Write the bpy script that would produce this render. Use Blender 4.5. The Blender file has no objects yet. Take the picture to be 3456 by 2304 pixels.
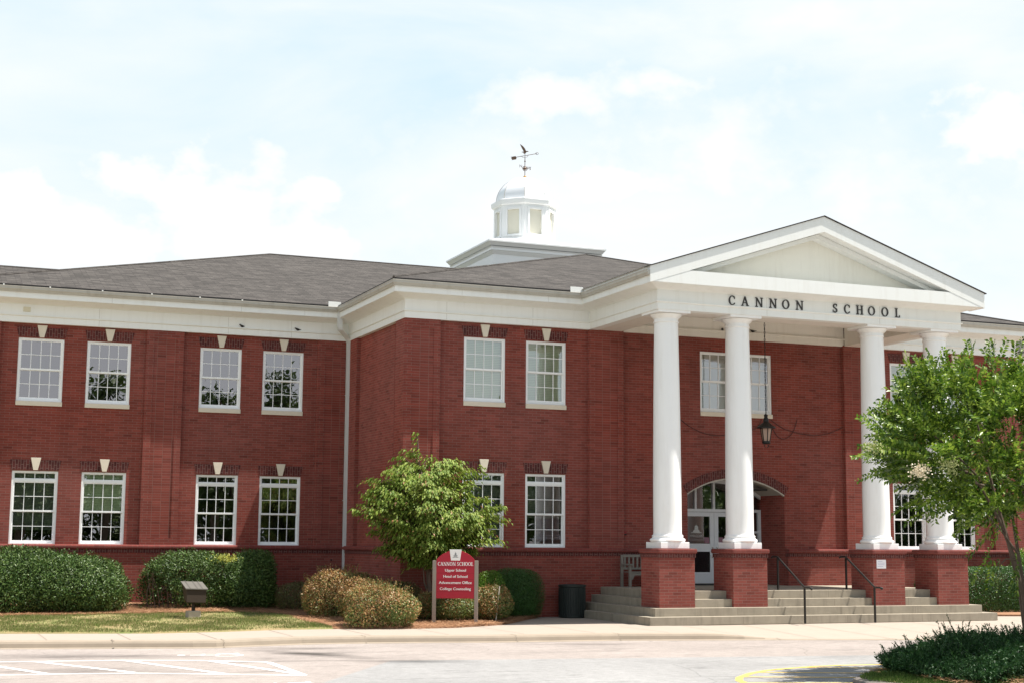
import bpy, math, random
import numpy as np
from mathutils import Vector, Matrix
R_ = math.radians
scene = bpy.context.scene
col = scene.collection
random.seed(7)
rng = np.random.default_rng(11)

# ------------------------------------------------------------------ camera
CAM = Vector((-12.7522, -40.0, 2.152))
yaw, pitch, roll, fpx = 0.382460, 0.133916, 0.007036, 5002.483
F = Vector((math.sin(yaw)*math.cos(pitch), math.cos(yaw)*math.cos(pitch), math.sin(pitch)))
Rt = Vector((math.cos(yaw), -math.sin(yaw), 0)); Up = Rt.cross(F)
Rt, Up = math.cos(roll)*Rt+math.sin(roll)*Up, -math.sin(roll)*Rt+math.cos(roll)*Up
cd = bpy.data.cameras.new("camera"); cam = bpy.data.objects.new("camera", cd); col.objects.link(cam)
M = Matrix.Identity(4)
for i in range(3):
    M[i][0], M[i][1], M[i][2], M[i][3] = Rt[i], Up[i], -F[i], CAM[i]
cam.matrix_world = M
cd.sensor_width = 36.0; cd.lens = fpx/3456*36; cd.clip_start = 0.1; cd.clip_end = 3000
scene.camera = cam

# ------------------------------------------------------------------ sky, sun, exposure
SUN = Vector((3.15, -1.1, 8.3)).normalized()
SKY = 0.073
w = bpy.data.worlds.new("World"); scene.world = w; w.use_nodes = True
nt = w.node_tree; nt.nodes.clear()
def N(nt, t, **k):
    n = nt.nodes.new(t)
    for a, b in k.items():
        if a.startswith('i_'):
            n.inputs[a[2:].replace('_', ' ')].default_value = b
        else: setattr(n, a, b)
    return n
def math_n(nt, op, a, b=None, clamp=False):
    n = nt.nodes.new('ShaderNodeMath'); n.operation = op; n.use_clamp = clamp
    for i, x in enumerate((a, b)):
        if x is None: continue
        if hasattr(x, 'links'): nt.links.new(x, n.inputs[i])
        else: n.inputs[i].default_value = x
    return n.outputs[0]
def build_world():
    L = nt.links.new
    out = N(nt, 'ShaderNodeOutputWorld'); bg = N(nt, 'ShaderNodeBackground'); bg.inputs[1].default_value = SKY
    sky = N(nt, 'ShaderNodeTexSky'); sky.sky_type = 'NISHITA'; sky.sun_disc = False
    sky.sun_elevation = math.asin(SUN.z); sky.sun_rotation = math.atan2(SUN.x, SUN.y)
    sky.air_density = 1.0; sky.dust_density = 1.2; sky.ozone_density = 1.0
    tc = N(nt, 'ShaderNodeTexCoord')
    # hazy summer veil
    veil = N(nt, 'ShaderNodeMix', data_type='RGBA'); veil.inputs[0].default_value = 0.8
    sp0 = N(nt, 'ShaderNodeSeparateXYZ'); L(tc.outputs['Generated'], sp0.inputs[0])
    low = N(nt, 'ShaderNodeMapRange'); low.inputs[1].default_value = .38; low.inputs[2].default_value = .75; low.inputs[3].default_value = .85; low.inputs[4].default_value = .22
    L(sp0.outputs[2], low.inputs[0]); L(low.outputs[0], veil.inputs[0])
    L(sky.outputs[0], veil.inputs[6]); veil.inputs[7].default_value = (5.25, 6.75, 7.35, 1)
    # clouds: a few cumulus heaps at known bearings plus thin streaky cover
    def nz(scale, detail, rough, zs, dist=0.0):
        mp = N(nt, 'ShaderNodeMapping'); mp.inputs[3].default_value = (1, 1, zs)
        L(tc.outputs['Generated'], mp.inputs[0])
        n = N(nt, 'ShaderNodeTexNoise'); n.inputs['Scale'].default_value = scale
        n.inputs['Detail'].default_value = detail; n.inputs['Roughness'].default_value = rough
        n.inputs['Distortion'].default_value = dist
        L(mp.outputs[0], n.inputs['Vector']); return n.outputs['Fac']
    puff = nz(26, 7, 0.55, 1.4)
    big = nz(3.6, 6, 0.55, 2.6, .4)
    mask = None
    def heap(u, v, ru, rv, gain=1.0):
        nonlocal mask
        d = (F + Rt*((u-1728)/fpx) - Up*((v-1152)/fpx)).normalized()
        az = math.atan2(d.x, d.y); el = math.asin(d.z)
        sep = N(nt, 'ShaderNodeSeparateXYZ'); L(tc.outputs['Generated'], sep.inputs[0])
        a = math_n(nt, 'ARCTAN2', sep.outputs[0], sep.outputs[1])
        e = math_n(nt, 'ARCSINE', sep.outputs[2])
        da = math_n(nt, 'DIVIDE', math_n(nt, 'SUBTRACT', a, az), ru/fpx)
        de = math_n(nt, 'DIVIDE', math_n(nt, 'SUBTRACT', e, el), rv/fpx)
        r2 = math_n(nt, 'ADD', math_n(nt, 'MULTIPLY', da, da), math_n(nt, 'MULTIPLY', de, de))
        r = math_n(nt, 'SQRT', r2)
        s = math_n(nt, 'SUBTRACT', 1.0, r)
        s = math_n(nt, 'ADD', s, math_n(nt, 'MULTIPLY', math_n(nt, 'SUBTRACT', puff, 0.5), 2.6))
        s = math_n(nt, 'MULTIPLY', s, 2.1*gain, True)
        mask = s if mask is None else math_n(nt, 'MAXIMUM', mask, s)
    for h in ((560, 640, 230, 170), (820, 800, 520, 170), (60, 650, 170, 90), (250, 820, 500, 110),
              (1850, 330, 330, 110, .6), (2250, 270, 330, 100, .6), (2300, 560, 900, 420, .4), (3000, 700, 700, 420, .35), (1500, 700, 600, 350, .3), (760, 760, 620, 240, .8), (300, 800, 520, 200, .7), (2050, 620, 260, 90), (3330, 420, 280, 150), (1100, 640, 160, 60)):
        heap(*h)
    thin = N(nt, 'ShaderNodeMapRange'); thin.inputs[1].default_value = .33; thin.inputs[2].default_value = .68
    L(big, thin.inputs[0])
    thin_o = math_n(nt, 'MULTIPLY', thin.outputs[0], 1.0)
    thin_o = math_n(nt, 'MULTIPLY', thin_o, math_n(nt, 'MULTIPLY', low.outputs[0], 1.17))
    mask = math_n(nt, 'MAXIMUM', mask, thin_o)
    # the veil thickens towards the horizon
    sp = N(nt, 'ShaderNodeSeparateXYZ'); L(tc.outputs['Generated'], sp.inputs[0])
    hz = N(nt, 'ShaderNodeMapRange'); hz.inputs[1].default_value = .02; hz.inputs[2].default_value = .36; hz.inputs[3].default_value = .80; hz.inputs[4].default_value = .0
    L(sp.outputs[2], hz.inputs[0])
    inv = math_n(nt, 'MULTIPLY', math_n(nt, 'SUBTRACT', 1.0, mask), math_n(nt, 'SUBTRACT', 1.0, hz.outputs[0]))
    mask = math_n(nt, 'SUBTRACT', 1.0, inv)
    mx = N(nt, 'ShaderNodeMix', data_type='RGBA'); L(mask, mx.inputs[0]); L(veil.outputs[2], mx.inputs[6])
    mx.inputs[7].default_value = (7.2, 7.3, 7.4, 1)
    L(mx.outputs[2], bg.inputs[0]); L(bg.outputs[0], out.inputs[0])
build_world()
sd = bpy.data.lights.new("sun", 'SUN'); sd.energy = 5.0; sd.angle = R_(0.53); sd.color = (1, .95, .87)
so = bpy.data.objects.new("sun", sd); col.objects.link(so); so.location = (20, -20, 60)
so.rotation_euler = (-SUN).to_track_quat('-Z', 'Y').to_euler()
vs = scene.view_settings
vs.view_transform = 'Standard'; vs.look = 'None'; vs.exposure = 0.97; vs.gamma = 1.0; vs.use_curve_mapping = False
scene.render.engine = 'CYCLES'
scene.cycles.max_bounces = 8; scene.cycles.transparent_max_bounces = 16

# ------------------------------------------------------------------ materials
def newmat(name):
    m = bpy.data.materials.new(name); m.use_nodes = True
    t = m.node_tree; b = t.nodes['Principled BSDF']
    return m, t, b
def plain(name, c, rough=.6, noise=0.0, nscale=6, metal=0, bump=0, spec=.4, streak=0, dirt=(.42, .36, .27)):
    m, t, b = newmat(name); L = t.links.new
    b.inputs['Roughness'].default_value = rough; b.inputs['Metallic'].default_value = metal
    b.inputs['Specular IOR Level'].default_value = spec
    b.inputs['Base Color'].default_value = (*c, 1)
    if noise or bump:
        tc = N(t, 'ShaderNodeTexCoord')
        n = N(t, 'ShaderNodeTexNoise'); n.inputs['Scale'].default_value = nscale; n.inputs['Detail'].default_value = 6
        n.inputs['Roughness'].default_value = .65
        L(tc.outputs['Object'], n.inputs['Vector'])
        if noise:
            mx = N(t, 'ShaderNodeMix', data_type='RGBA')
            mx.inputs[6].default_value = (*[x*(1-noise) for x in c], 1); mx.inputs[7].default_value = (*[min(1, x*(1+noise)) for x in c], 1)
            L(n.outputs['Fac'], mx.inputs[0]); L(mx.outputs[2], b.inputs['Base Color'])
        if streak:                                          # rain-borne grime running down painted boards
            mp = N(t, 'ShaderNodeMapping'); mp.inputs[3].default_value = (3.2, 3.2, .35); L(tc.outputs['Object'], mp.inputs[0])
            n3 = N(t, 'ShaderNodeTexNoise'); n3.inputs['Scale'].default_value = 1.6; n3.inputs['Detail'].default_value = 7; n3.inputs['Roughness'].default_value = .62; L(mp.outputs[0], n3.inputs[0])
            r3 = N(t, 'ShaderNodeMapRange'); r3.inputs[1].default_value = .5; r3.inputs[2].default_value = .78; r3.inputs[3].default_value = 0; r3.inputs[4].default_value = streak; L(n3.outputs['Fac'], r3.inputs[0])
            m3 = N(t, 'ShaderNodeMix', data_type='RGBA'); L(r3.outputs[0], m3.inputs[0]); L(mx.outputs[2], m3.inputs[6]); m3.inputs[7].default_value = (*dirt, 1); L(m3.outputs[2], b.inputs['Base Color'])
        if bump:
            bp = N(t, 'ShaderNodeBump'); bp.inputs['Strength'].default_value = bump; bp.inputs['Distance'].default_value = .02
            L(n.outputs['Fac'], bp.inputs['Height']); L(bp.outputs[0], b.inputs['Normal'])
    return m
def brick(name, c1, c2, mortar, bw=.262, rh=.0765, off=.5, rot=0, msize=.006):
    m, t, b = newmat(name); L = t.links.new
    uv = N(t, 'ShaderNodeUVMap'); mp = N(t, 'ShaderNodeMapping'); mp.inputs[2].default_value = (0, 0, rot)
    L(uv.outputs[0], mp.inputs[0])
    br = N(t, 'ShaderNodeTexBrick'); br.offset = off; br.squash = 1
    br.inputs['Scale'].default_value = 1; br.inputs['Brick Width'].default_value = bw; br.inputs['Row Height'].default_value = rh
    br.inputs['Mortar Size'].default_value = msize; br.inputs['Mortar Smooth'].default_value = .15; br.inputs['Bias'].default_value = -.15
    br.inputs['Color1'].default_value = (*c1, 1); br.inputs['Color2'].default_value = (*c2, 1); br.inputs['Mortar'].default_value = (*mortar, 1)
    L(mp.outputs[0], br.inputs['Vector'])
    n = N(t, 'ShaderNodeTexNoise'); n.inputs['Scale'].default_value = .9; n.inputs['Detail'].default_value = 8; n.inputs['Roughness'].default_value = .7
    L(uv.outputs[0], n.inputs['Vector'])
    n2 = N(t, 'ShaderNodeTexWhiteNoise'); n2.noise_dimensions = '2D'
    # a scatter of darker burnt bricks: hash of the brick's cell
    mp2 = N(t, 'ShaderNodeVectorMath', operation='DIVIDE'); L(mp.outputs[0], mp2.inputs[0]); mp2.inputs[1].default_value = (bw, rh, 1)
    sp = N(t, 'ShaderNodeSeparateXYZ'); L(mp2.outputs[0], sp.inputs[0]); rw = math_n(t, 'FLOOR', sp.outputs[1])
    sh = math_n(t, 'MULTIPLY', math_n(t, 'SUBTRACT', .5, math_n(t, 'FRACT', math_n(t, 'MULTIPLY', rw, .5))), 2*off)
    cx_ = N(t, 'ShaderNodeCombineXYZ'); L(math_n(t, 'ADD', sp.outputs[0], sh), cx_.inputs[0]); L(rw, cx_.inputs[1])
    fl = N(t, 'ShaderNodeVectorMath', operation='FLOOR'); L(cx_.outputs[0], fl.inputs[0]); L(fl.outputs[0], n2.inputs['Vector'])
    hs = N(t, 'ShaderNodeHueSaturation')
    v1 = N(t, 'ShaderNodeMapRange'); v1.inputs[1].default_value = .3; v1.inputs[2].default_value = .7; v1.inputs[3].default_value = .88; v1.inputs[4].default_value = 1.1
    L(n.outputs['Fac'], v1.inputs[0])
    dk = math_n(t, 'GREATER_THAN', n2.outputs['Value'], .975)
    dk = math_n(t, 'SUBTRACT', 1.0, math_n(t, 'MULTIPLY', dk, .3))
    dk = math_n(t, 'MAXIMUM', dk, math_n(t, 'MULTIPLY', br.outputs['Fac'], .9))
    mps = N(t, 'ShaderNodeMapping'); mps.inputs[3].default_value = (1.6, .12, 1); L(uv.outputs[0], mps.inputs[0])
    ns = N(t, 'ShaderNodeTexNoise'); ns.inputs['Scale'].default_value = 1.4; ns.inputs['Detail'].default_value = 6; ns.inputs['Roughness'].default_value = .6; L(mps.outputs[0], ns.inputs[0])
    v2 = N(t, 'ShaderNodeMapRange'); v2.inputs[1].default_value = .3; v2.inputs[2].default_value = .7; v2.inputs[3].default_value = .92; v2.inputs[4].default_value = 1.07; L(ns.outputs['Fac'], v2.inputs[0])
    nb = N(t, 'ShaderNodeTexNoise'); nb.inputs['Scale'].default_value = .28; nb.inputs['Detail'].default_value = 4; L(uv.outputs[0], nb.inputs[0])
    v3 = N(t, 'ShaderNodeMapRange'); v3.inputs[1].default_value = .35; v3.inputs[2].default_value = .65; v3.inputs[3].default_value = .9; v3.inputs[4].default_value = .99; L(nb.outputs['Fac'], v3.inputs[0]); L(v3.outputs[0], hs.inputs['Saturation'])
    pb_ = N(t, 'ShaderNodeMapRange'); pb_.inputs[3].default_value = .92; pb_.inputs[4].default_value = 1.08; L(n2.outputs['Value'], pb_.inputs[0])
    dk = math_n(t, 'MULTIPLY', math_n(t, 'MULTIPLY', dk, v2.outputs[0]), pb_.outputs[0])
    L(math_n(t, 'MULTIPLY', v1.outputs[0], dk), hs.inputs['Value']); L(br.outputs['Color'], hs.inputs['Color'])
    L(hs.outputs[0], b.inputs['Base Color'])
    bp = N(t, 'ShaderNodeBump'); bp.invert = True; bp.inputs['Strength'].default_value = .5; bp.inputs['Distance'].default_value = .01
    L(br.outputs['Fac'], bp.inputs['Height']); L(bp.outputs[0], b.inputs['Normal'])
    b.inputs['Roughness'].default_value = .85; b.inputs['Specular IOR Level'].default_value = .25
    if 'Diffuse Roughness' in b.inputs: b.inputs['Diffuse Roughness'].default_value = .6
    return m
def leafmat(name, cs, trans=.3, rough=.45, spec=.4):
    m, t, b = newmat(name); L = t.links.new
    g = N(t, 'ShaderNodeNewGeometry'); cr = N(t, 'ShaderNodeValToRGB')
    el = cr.color_ramp.elements
    while len(el) < len(cs): el.new(.5)
    for i, c in enumerate(cs):
        el[i].position = i/max(1, len(cs)-1); el[i].color = (*c, 1)
    L(g.outputs['Random Per Island'], cr.inputs[0])
    tc = N(t, 'ShaderNodeTexCoord'); n = N(t, 'ShaderNodeTexNoise'); n.inputs['Scale'].default_value = 1.6; n.inputs['Detail'].default_value = 3
    L(tc.outputs['Object'], n.inputs['Vector'])
    hs = N(t, 'ShaderNodeHueSaturation'); mr = N(t, 'ShaderNodeMapRange'); mr.inputs[1].default_value = .3; mr.inputs[2].default_value = .7
    mr.inputs[3].default_value = .8; mr.inputs[4].default_value = 1.2
    L(n.outputs['Fac'], mr.inputs[0]); L(mr.outputs[0], hs.inputs['Value']); L(cr.outputs[0], hs.inputs['Color'])
    L(hs.outputs[0], b.inputs['Base Color']); b.inputs['Roughness'].default_value = rough; b.inputs['Specular IOR Level'].default_value = spec
    tr = N(t, 'ShaderNodeBsdfTranslucent'); L(hs.outputs[0], tr.inputs[0])
    ms = N(t, 'ShaderNodeMixShader'); ms.inputs[0].default_value = trans
    out = t.nodes['Material Output']; L(b.outputs[0], ms.inputs[1]); L(tr.outputs[0], ms.inputs[2]); L(ms.outputs[0], out.inputs[0])
    return m
def glassmat():
    m, t, b = newmat('window_glass'); t.nodes.remove(b); L = t.links.new
    tr = N(t, 'ShaderNodeBsdfTransparent'); tr.inputs[0].default_value = (.8, .86, .78, 1)
    gl = N(t, 'ShaderNodeBsdfGlossy'); gl.inputs['Roughness'].default_value = 0.0; gl.inputs[0].default_value = (.93, .92, .97, 1)
    fr = N(t, 'ShaderNodeFresnel'); fr.inputs[0].default_value = 1.5
    f = math_n(t, 'ADD', math_n(t, 'MULTIPLY', fr.outputs[0], 2.2), .19, True)
    tc = N(t, 'ShaderNodeTexCoord'); n = N(t, 'ShaderNodeTexNoise'); n.inputs['Scale'].default_value = 1.3; n.inputs['Detail'].default_value = 2
    L(tc.outputs['Object'], n.inputs[0]); bp = N(t, 'ShaderNodeBump'); bp.inputs['Strength'].default_value = .05; bp.inputs['Distance'].default_value = .03
    L(n.outputs['Fac'], bp.inputs['Height']); L(bp.outputs[0], gl.inputs['Normal'])
    ms = N(t, 'ShaderNodeMixShader'); L(f, ms.inputs[0]); L(tr.outputs[0], ms.inputs[1]); L(gl.outputs[0], ms.inputs[2])
    L(ms.outputs[0], t.nodes['Material Output'].inputs[0]); return m
def shinglemat():
    m, t, b = newmat('asphalt_shingle'); L = t.links.new
    uv = N(t, 'ShaderNodeUVMap')
    br = N(t, 'ShaderNodeTexBrick'); br.offset = .37; br.inputs['Scale'].default_value = 1
    br.inputs['Brick Width'].default_value = .42; br.inputs['Row Height'].default_value = .15; br.inputs['Mortar Size'].default_value = .008
    br.inputs['Color1'].default_value = (.045, .041, .038, 1); br.inputs['Color2'].default_value = (.084, .076, .070, 1); br.inputs['Mortar'].default_value = (.028, .025, .025, 1)
    L(uv.outputs[0], br.inputs['Vector'])
    mp = N(t, 'ShaderNodeMapping'); mp.inputs[3].default_value = (1, 2.2, 1); L(uv.outputs[0], mp.inputs[0])
    n = N(t, 'ShaderNodeTexNoise'); n.inputs['Scale'].default_value = 4.5; n.inputs['Detail'].default_value = 9; n.inputs['Roughness'].default_value = .78
    L(mp.outputs[0], n.inputs[0])
    mr = N(t, 'ShaderNodeMapRange'); mr.inputs[1].default_value = .3; mr.inputs[2].default_value = .7; mr.inputs[3].default_value = .6; mr.inputs[4].default_value = 1.4
    L(n.outputs['Fac'], mr.inputs[0])
    hs = N(t, 'ShaderNodeHueSaturation'); L(mr.outputs[0], hs.inputs['Value']); L(br.outputs[0], hs.inputs['Color'])
    L(hs.outputs[0], b.inputs['Base Color']); b.inputs['Roughness'].default_value = .95; b.inputs['Specular IOR Level'].default_value = .15
    return m
def asphaltmat():
    m, t, b = newmat('old_asphalt'); L = t.links.new
    tc = N(t, 'ShaderNodeTexCoord')
    def nz(scale, det, rough, sc=(1, 1, 1), rz=0, dist=0):
        mp = N(t, 'ShaderNodeMapping'); mp.inputs[3].default_value = sc; mp.inputs[2].default_value = (0, 0, rz)
        L(tc.outputs['Object'], mp.inputs[0])
        n = N(t, 'ShaderNodeTexNoise'); n.inputs['Scale'].default_value = scale; n.inputs['Detail'].default_value = det; n.inputs['Roughness'].default_value = rough; n.inputs['Distortion'].default_value = dist
        L(mp.outputs[0], n.inputs[0]); return n.outputs['Fac']
    big = nz(.35, 5, .6); fine = nz(55, 3, .8); midn = nz(5.5, 7, .75); streak = nz(.9, 6, .65, (.45, 1.5, 1), R_(-12), .6)
    # older pinkish paving nearest the building, newer grey lane beyond the seam
    sep = N(t, 'ShaderNodeSeparateXYZ'); L(tc.outputs['Object'], sep.inputs[0])
    e1 = math_n(t, 'ADD', sep.outputs[1], math_n(t, 'ADD', math_n(t, 'MULTIPLY', sep.outputs[0], .155), 12.62))     # y > line
    e2 = math_n(t, 'SUBTRACT', math_n(t, 'MULTIPLY', sep.outputs[0], -1.0), math_n(t, 'ADD', 3.95, math_n(t, 'MULTIPLY', math_n(t, 'ADD', sep.outputs[1], 12.03), -.605)))
    old = math_n(t, 'MAXIMUM', math_n(t, 'MULTIPLY', e1, 12.0, True), math_n(t, 'MULTIPLY', e2, 12.0, True))
    base = N(t, 'ShaderNodeMix', data_type='RGBA'); L(old, base.inputs[0])
    base.inputs[6].default_value = (.255, .25, .246, 1); base.inputs[7].default_value = (.28, .245, .225, 1)
    d1 = N(t, 'ShaderNodeMapRange'); d1.inputs[1].default_value = .3; d1.inputs[2].default_value = .7; d1.inputs[3].default_value = .86; d1.inputs[4].default_value = 1.12
    L(big, d1.inputs[0])
    d2 = N(t, 'ShaderNodeMapRange'); d2.inputs[1].default_value = .25; d2.inputs[2].default_value = .75; d2.inputs[3].default_value = .72; d2.inputs[4].default_value = 1.28
    L(fine, d2.inputs[0])
    d3 = N(t, 'ShaderNodeMapRange'); d3.inputs[1].default_value = .56; d3.inputs[2].default_value = .72; d3.inputs[3].default_value = 1; d3.inputs[4].default_value = .62
    L(streak, d3.inputs[0])
    # ragged dark bands in the asphalt colour, sweeping in from the kerb, towards the seam
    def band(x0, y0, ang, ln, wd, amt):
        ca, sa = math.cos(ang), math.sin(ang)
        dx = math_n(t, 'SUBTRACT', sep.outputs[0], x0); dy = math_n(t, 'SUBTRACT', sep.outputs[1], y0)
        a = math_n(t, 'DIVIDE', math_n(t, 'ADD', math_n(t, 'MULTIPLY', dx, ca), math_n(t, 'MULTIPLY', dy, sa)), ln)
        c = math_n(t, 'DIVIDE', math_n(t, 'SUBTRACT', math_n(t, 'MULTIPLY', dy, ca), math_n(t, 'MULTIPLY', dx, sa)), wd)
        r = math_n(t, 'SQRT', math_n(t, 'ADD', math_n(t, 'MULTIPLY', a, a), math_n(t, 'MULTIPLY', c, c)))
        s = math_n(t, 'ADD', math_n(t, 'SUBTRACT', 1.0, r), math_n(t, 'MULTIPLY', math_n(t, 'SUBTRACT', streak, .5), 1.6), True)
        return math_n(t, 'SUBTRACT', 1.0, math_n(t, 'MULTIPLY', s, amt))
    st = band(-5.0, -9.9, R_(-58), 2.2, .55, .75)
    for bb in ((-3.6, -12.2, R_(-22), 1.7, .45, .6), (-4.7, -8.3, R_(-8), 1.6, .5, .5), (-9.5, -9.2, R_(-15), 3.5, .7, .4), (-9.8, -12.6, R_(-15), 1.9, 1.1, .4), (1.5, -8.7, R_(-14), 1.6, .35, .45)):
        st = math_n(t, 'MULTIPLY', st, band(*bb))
    # hairline cracks
    vo = N(t, 'ShaderNodeTexVoronoi'); vo.feature = 'DISTANCE_TO_EDGE'; vo.inputs['Scale'].default_value = .22
    nv = N(t, 'ShaderNodeTexNoise'); nv.inputs['Scale'].default_value = .8; nv.inputs['Detail'].default_value = 5
    L(tc.outputs['Object'], nv.inputs[0]); va = N(t, 'ShaderNodeMix', data_type='RGBA'); va.inputs[0].default_value = .35
    L(tc.outputs['Object'], va.inputs[6]); L(nv.outputs['Color'], va.inputs[7]); L(va.outputs[2], vo.inputs['Vector'])
    ck = math_n(t, 'ADD', math_n(t, 'MULTIPLY', math_n(t, 'GREATER_THAN', vo.outputs['Distance'], .0025), .2), .8)
    d4 = N(t, 'ShaderNodeMapRange'); d4.inputs[1].default_value = .3; d4.inputs[2].default_value = .7; d4.inputs[3].default_value = .82; d4.inputs[4].default_value = 1.14; L(midn, d4.inputs[0])
    ck = math_n(t, 'MULTIPLY', ck, d4.outputs[0])
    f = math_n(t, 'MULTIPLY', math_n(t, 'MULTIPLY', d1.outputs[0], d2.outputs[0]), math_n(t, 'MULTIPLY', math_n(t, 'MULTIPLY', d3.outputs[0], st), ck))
    hs = N(t, 'ShaderNodeHueSaturation'); L(f, hs.inputs['Value']); L(base.outputs[2], hs.inputs['Color'])
    L(hs.outputs[0], b.inputs['Base Color']); b.inputs['Roughness'].default_value = .9; b.inputs['Specular IOR Level'].default_value = .25
    bp = N(t, 'ShaderNodeBump'); bp.inputs['Strength'].default_value = .4; bp.inputs['Distance'].default_value = .01
    L(fine, bp.inputs['Height']); L(bp.outputs[0], b.inputs['Normal'])
    return m
def groundmat(name, c1, c2, c3, s1=.8, s2=14):
    m, t, b = newmat(name); L = t.links.new
    tc = N(t, 'ShaderNodeTexCoord')
    a = N(t, 'ShaderNodeTexNoise'); a.inputs['Scale'].default_value = s1; a.inputs['Detail'].default_value = 6; L(tc.outputs['Object'], a.inputs[0])
    c = N(t, 'ShaderNodeTexNoise'); c.inputs['Scale'].default_value = s2; c.inputs['Detail'].default_value = 6; c.inputs['Roughness'].default_value = .75; L(tc.outputs['Object'], c.inputs[0])
    m1 = N(t, 'ShaderNodeMix', data_type='RGBA'); m1.inputs[6].default_value = (*c1, 1); m1.inputs[7].default_value = (*c2, 1)
    r1 = N(t, 'ShaderNodeMapRange'); r1.inputs[1].default_value = .35; r1.inputs[2].default_value = .65; L(a.outputs['Fac'], r1.inputs[0]); L(r1.outputs[0], m1.inputs[0])
    m2 = N(t, 'ShaderNodeMix', data_type='RGBA'); L(m1.outputs[2], m2.inputs[6]); m2.inputs[7].default_value = (*c3, 1)
    r2 = N(t, 'ShaderNodeMapRange'); r2.inputs[1].default_value = .45; r2.inputs[2].default_value = .7; L(c.outputs['Fac'], r2.inputs[0]); L(r2.outputs[0], m2.inputs[0])
    L(m2.outputs[2], b.inputs['Base Color']); b.inputs['Roughness'].default_value = .95; b.inputs['Specular IOR Level'].default_value = .1
    return m
def blindmat(name, c, step):
    m, t, b = newmat(name); L = t.links.new
    tc = N(t, 'ShaderNodeTexCoord'); sep = N(t, 'ShaderNodeSeparateXYZ'); L(tc.outputs['Object'], sep.inputs[0])
    fr = math_n(t, 'FRACT', math_n(t, 'DIVIDE', sep.outputs[2], step))
    k = math_n(t, 'ADD', math_n(t, 'MULTIPLY', math_n(t, 'LESS_THAN', fr, .75), .3), .7)
    hs = N(t, 'ShaderNodeHueSaturation'); hs.inputs['Color'].default_value = (*c, 1); L(k, hs.inputs['Value'])
    L(hs.outputs[0], b.inputs['Base Color']); b.inputs['Roughness'].default_value = .6
    return m

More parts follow.
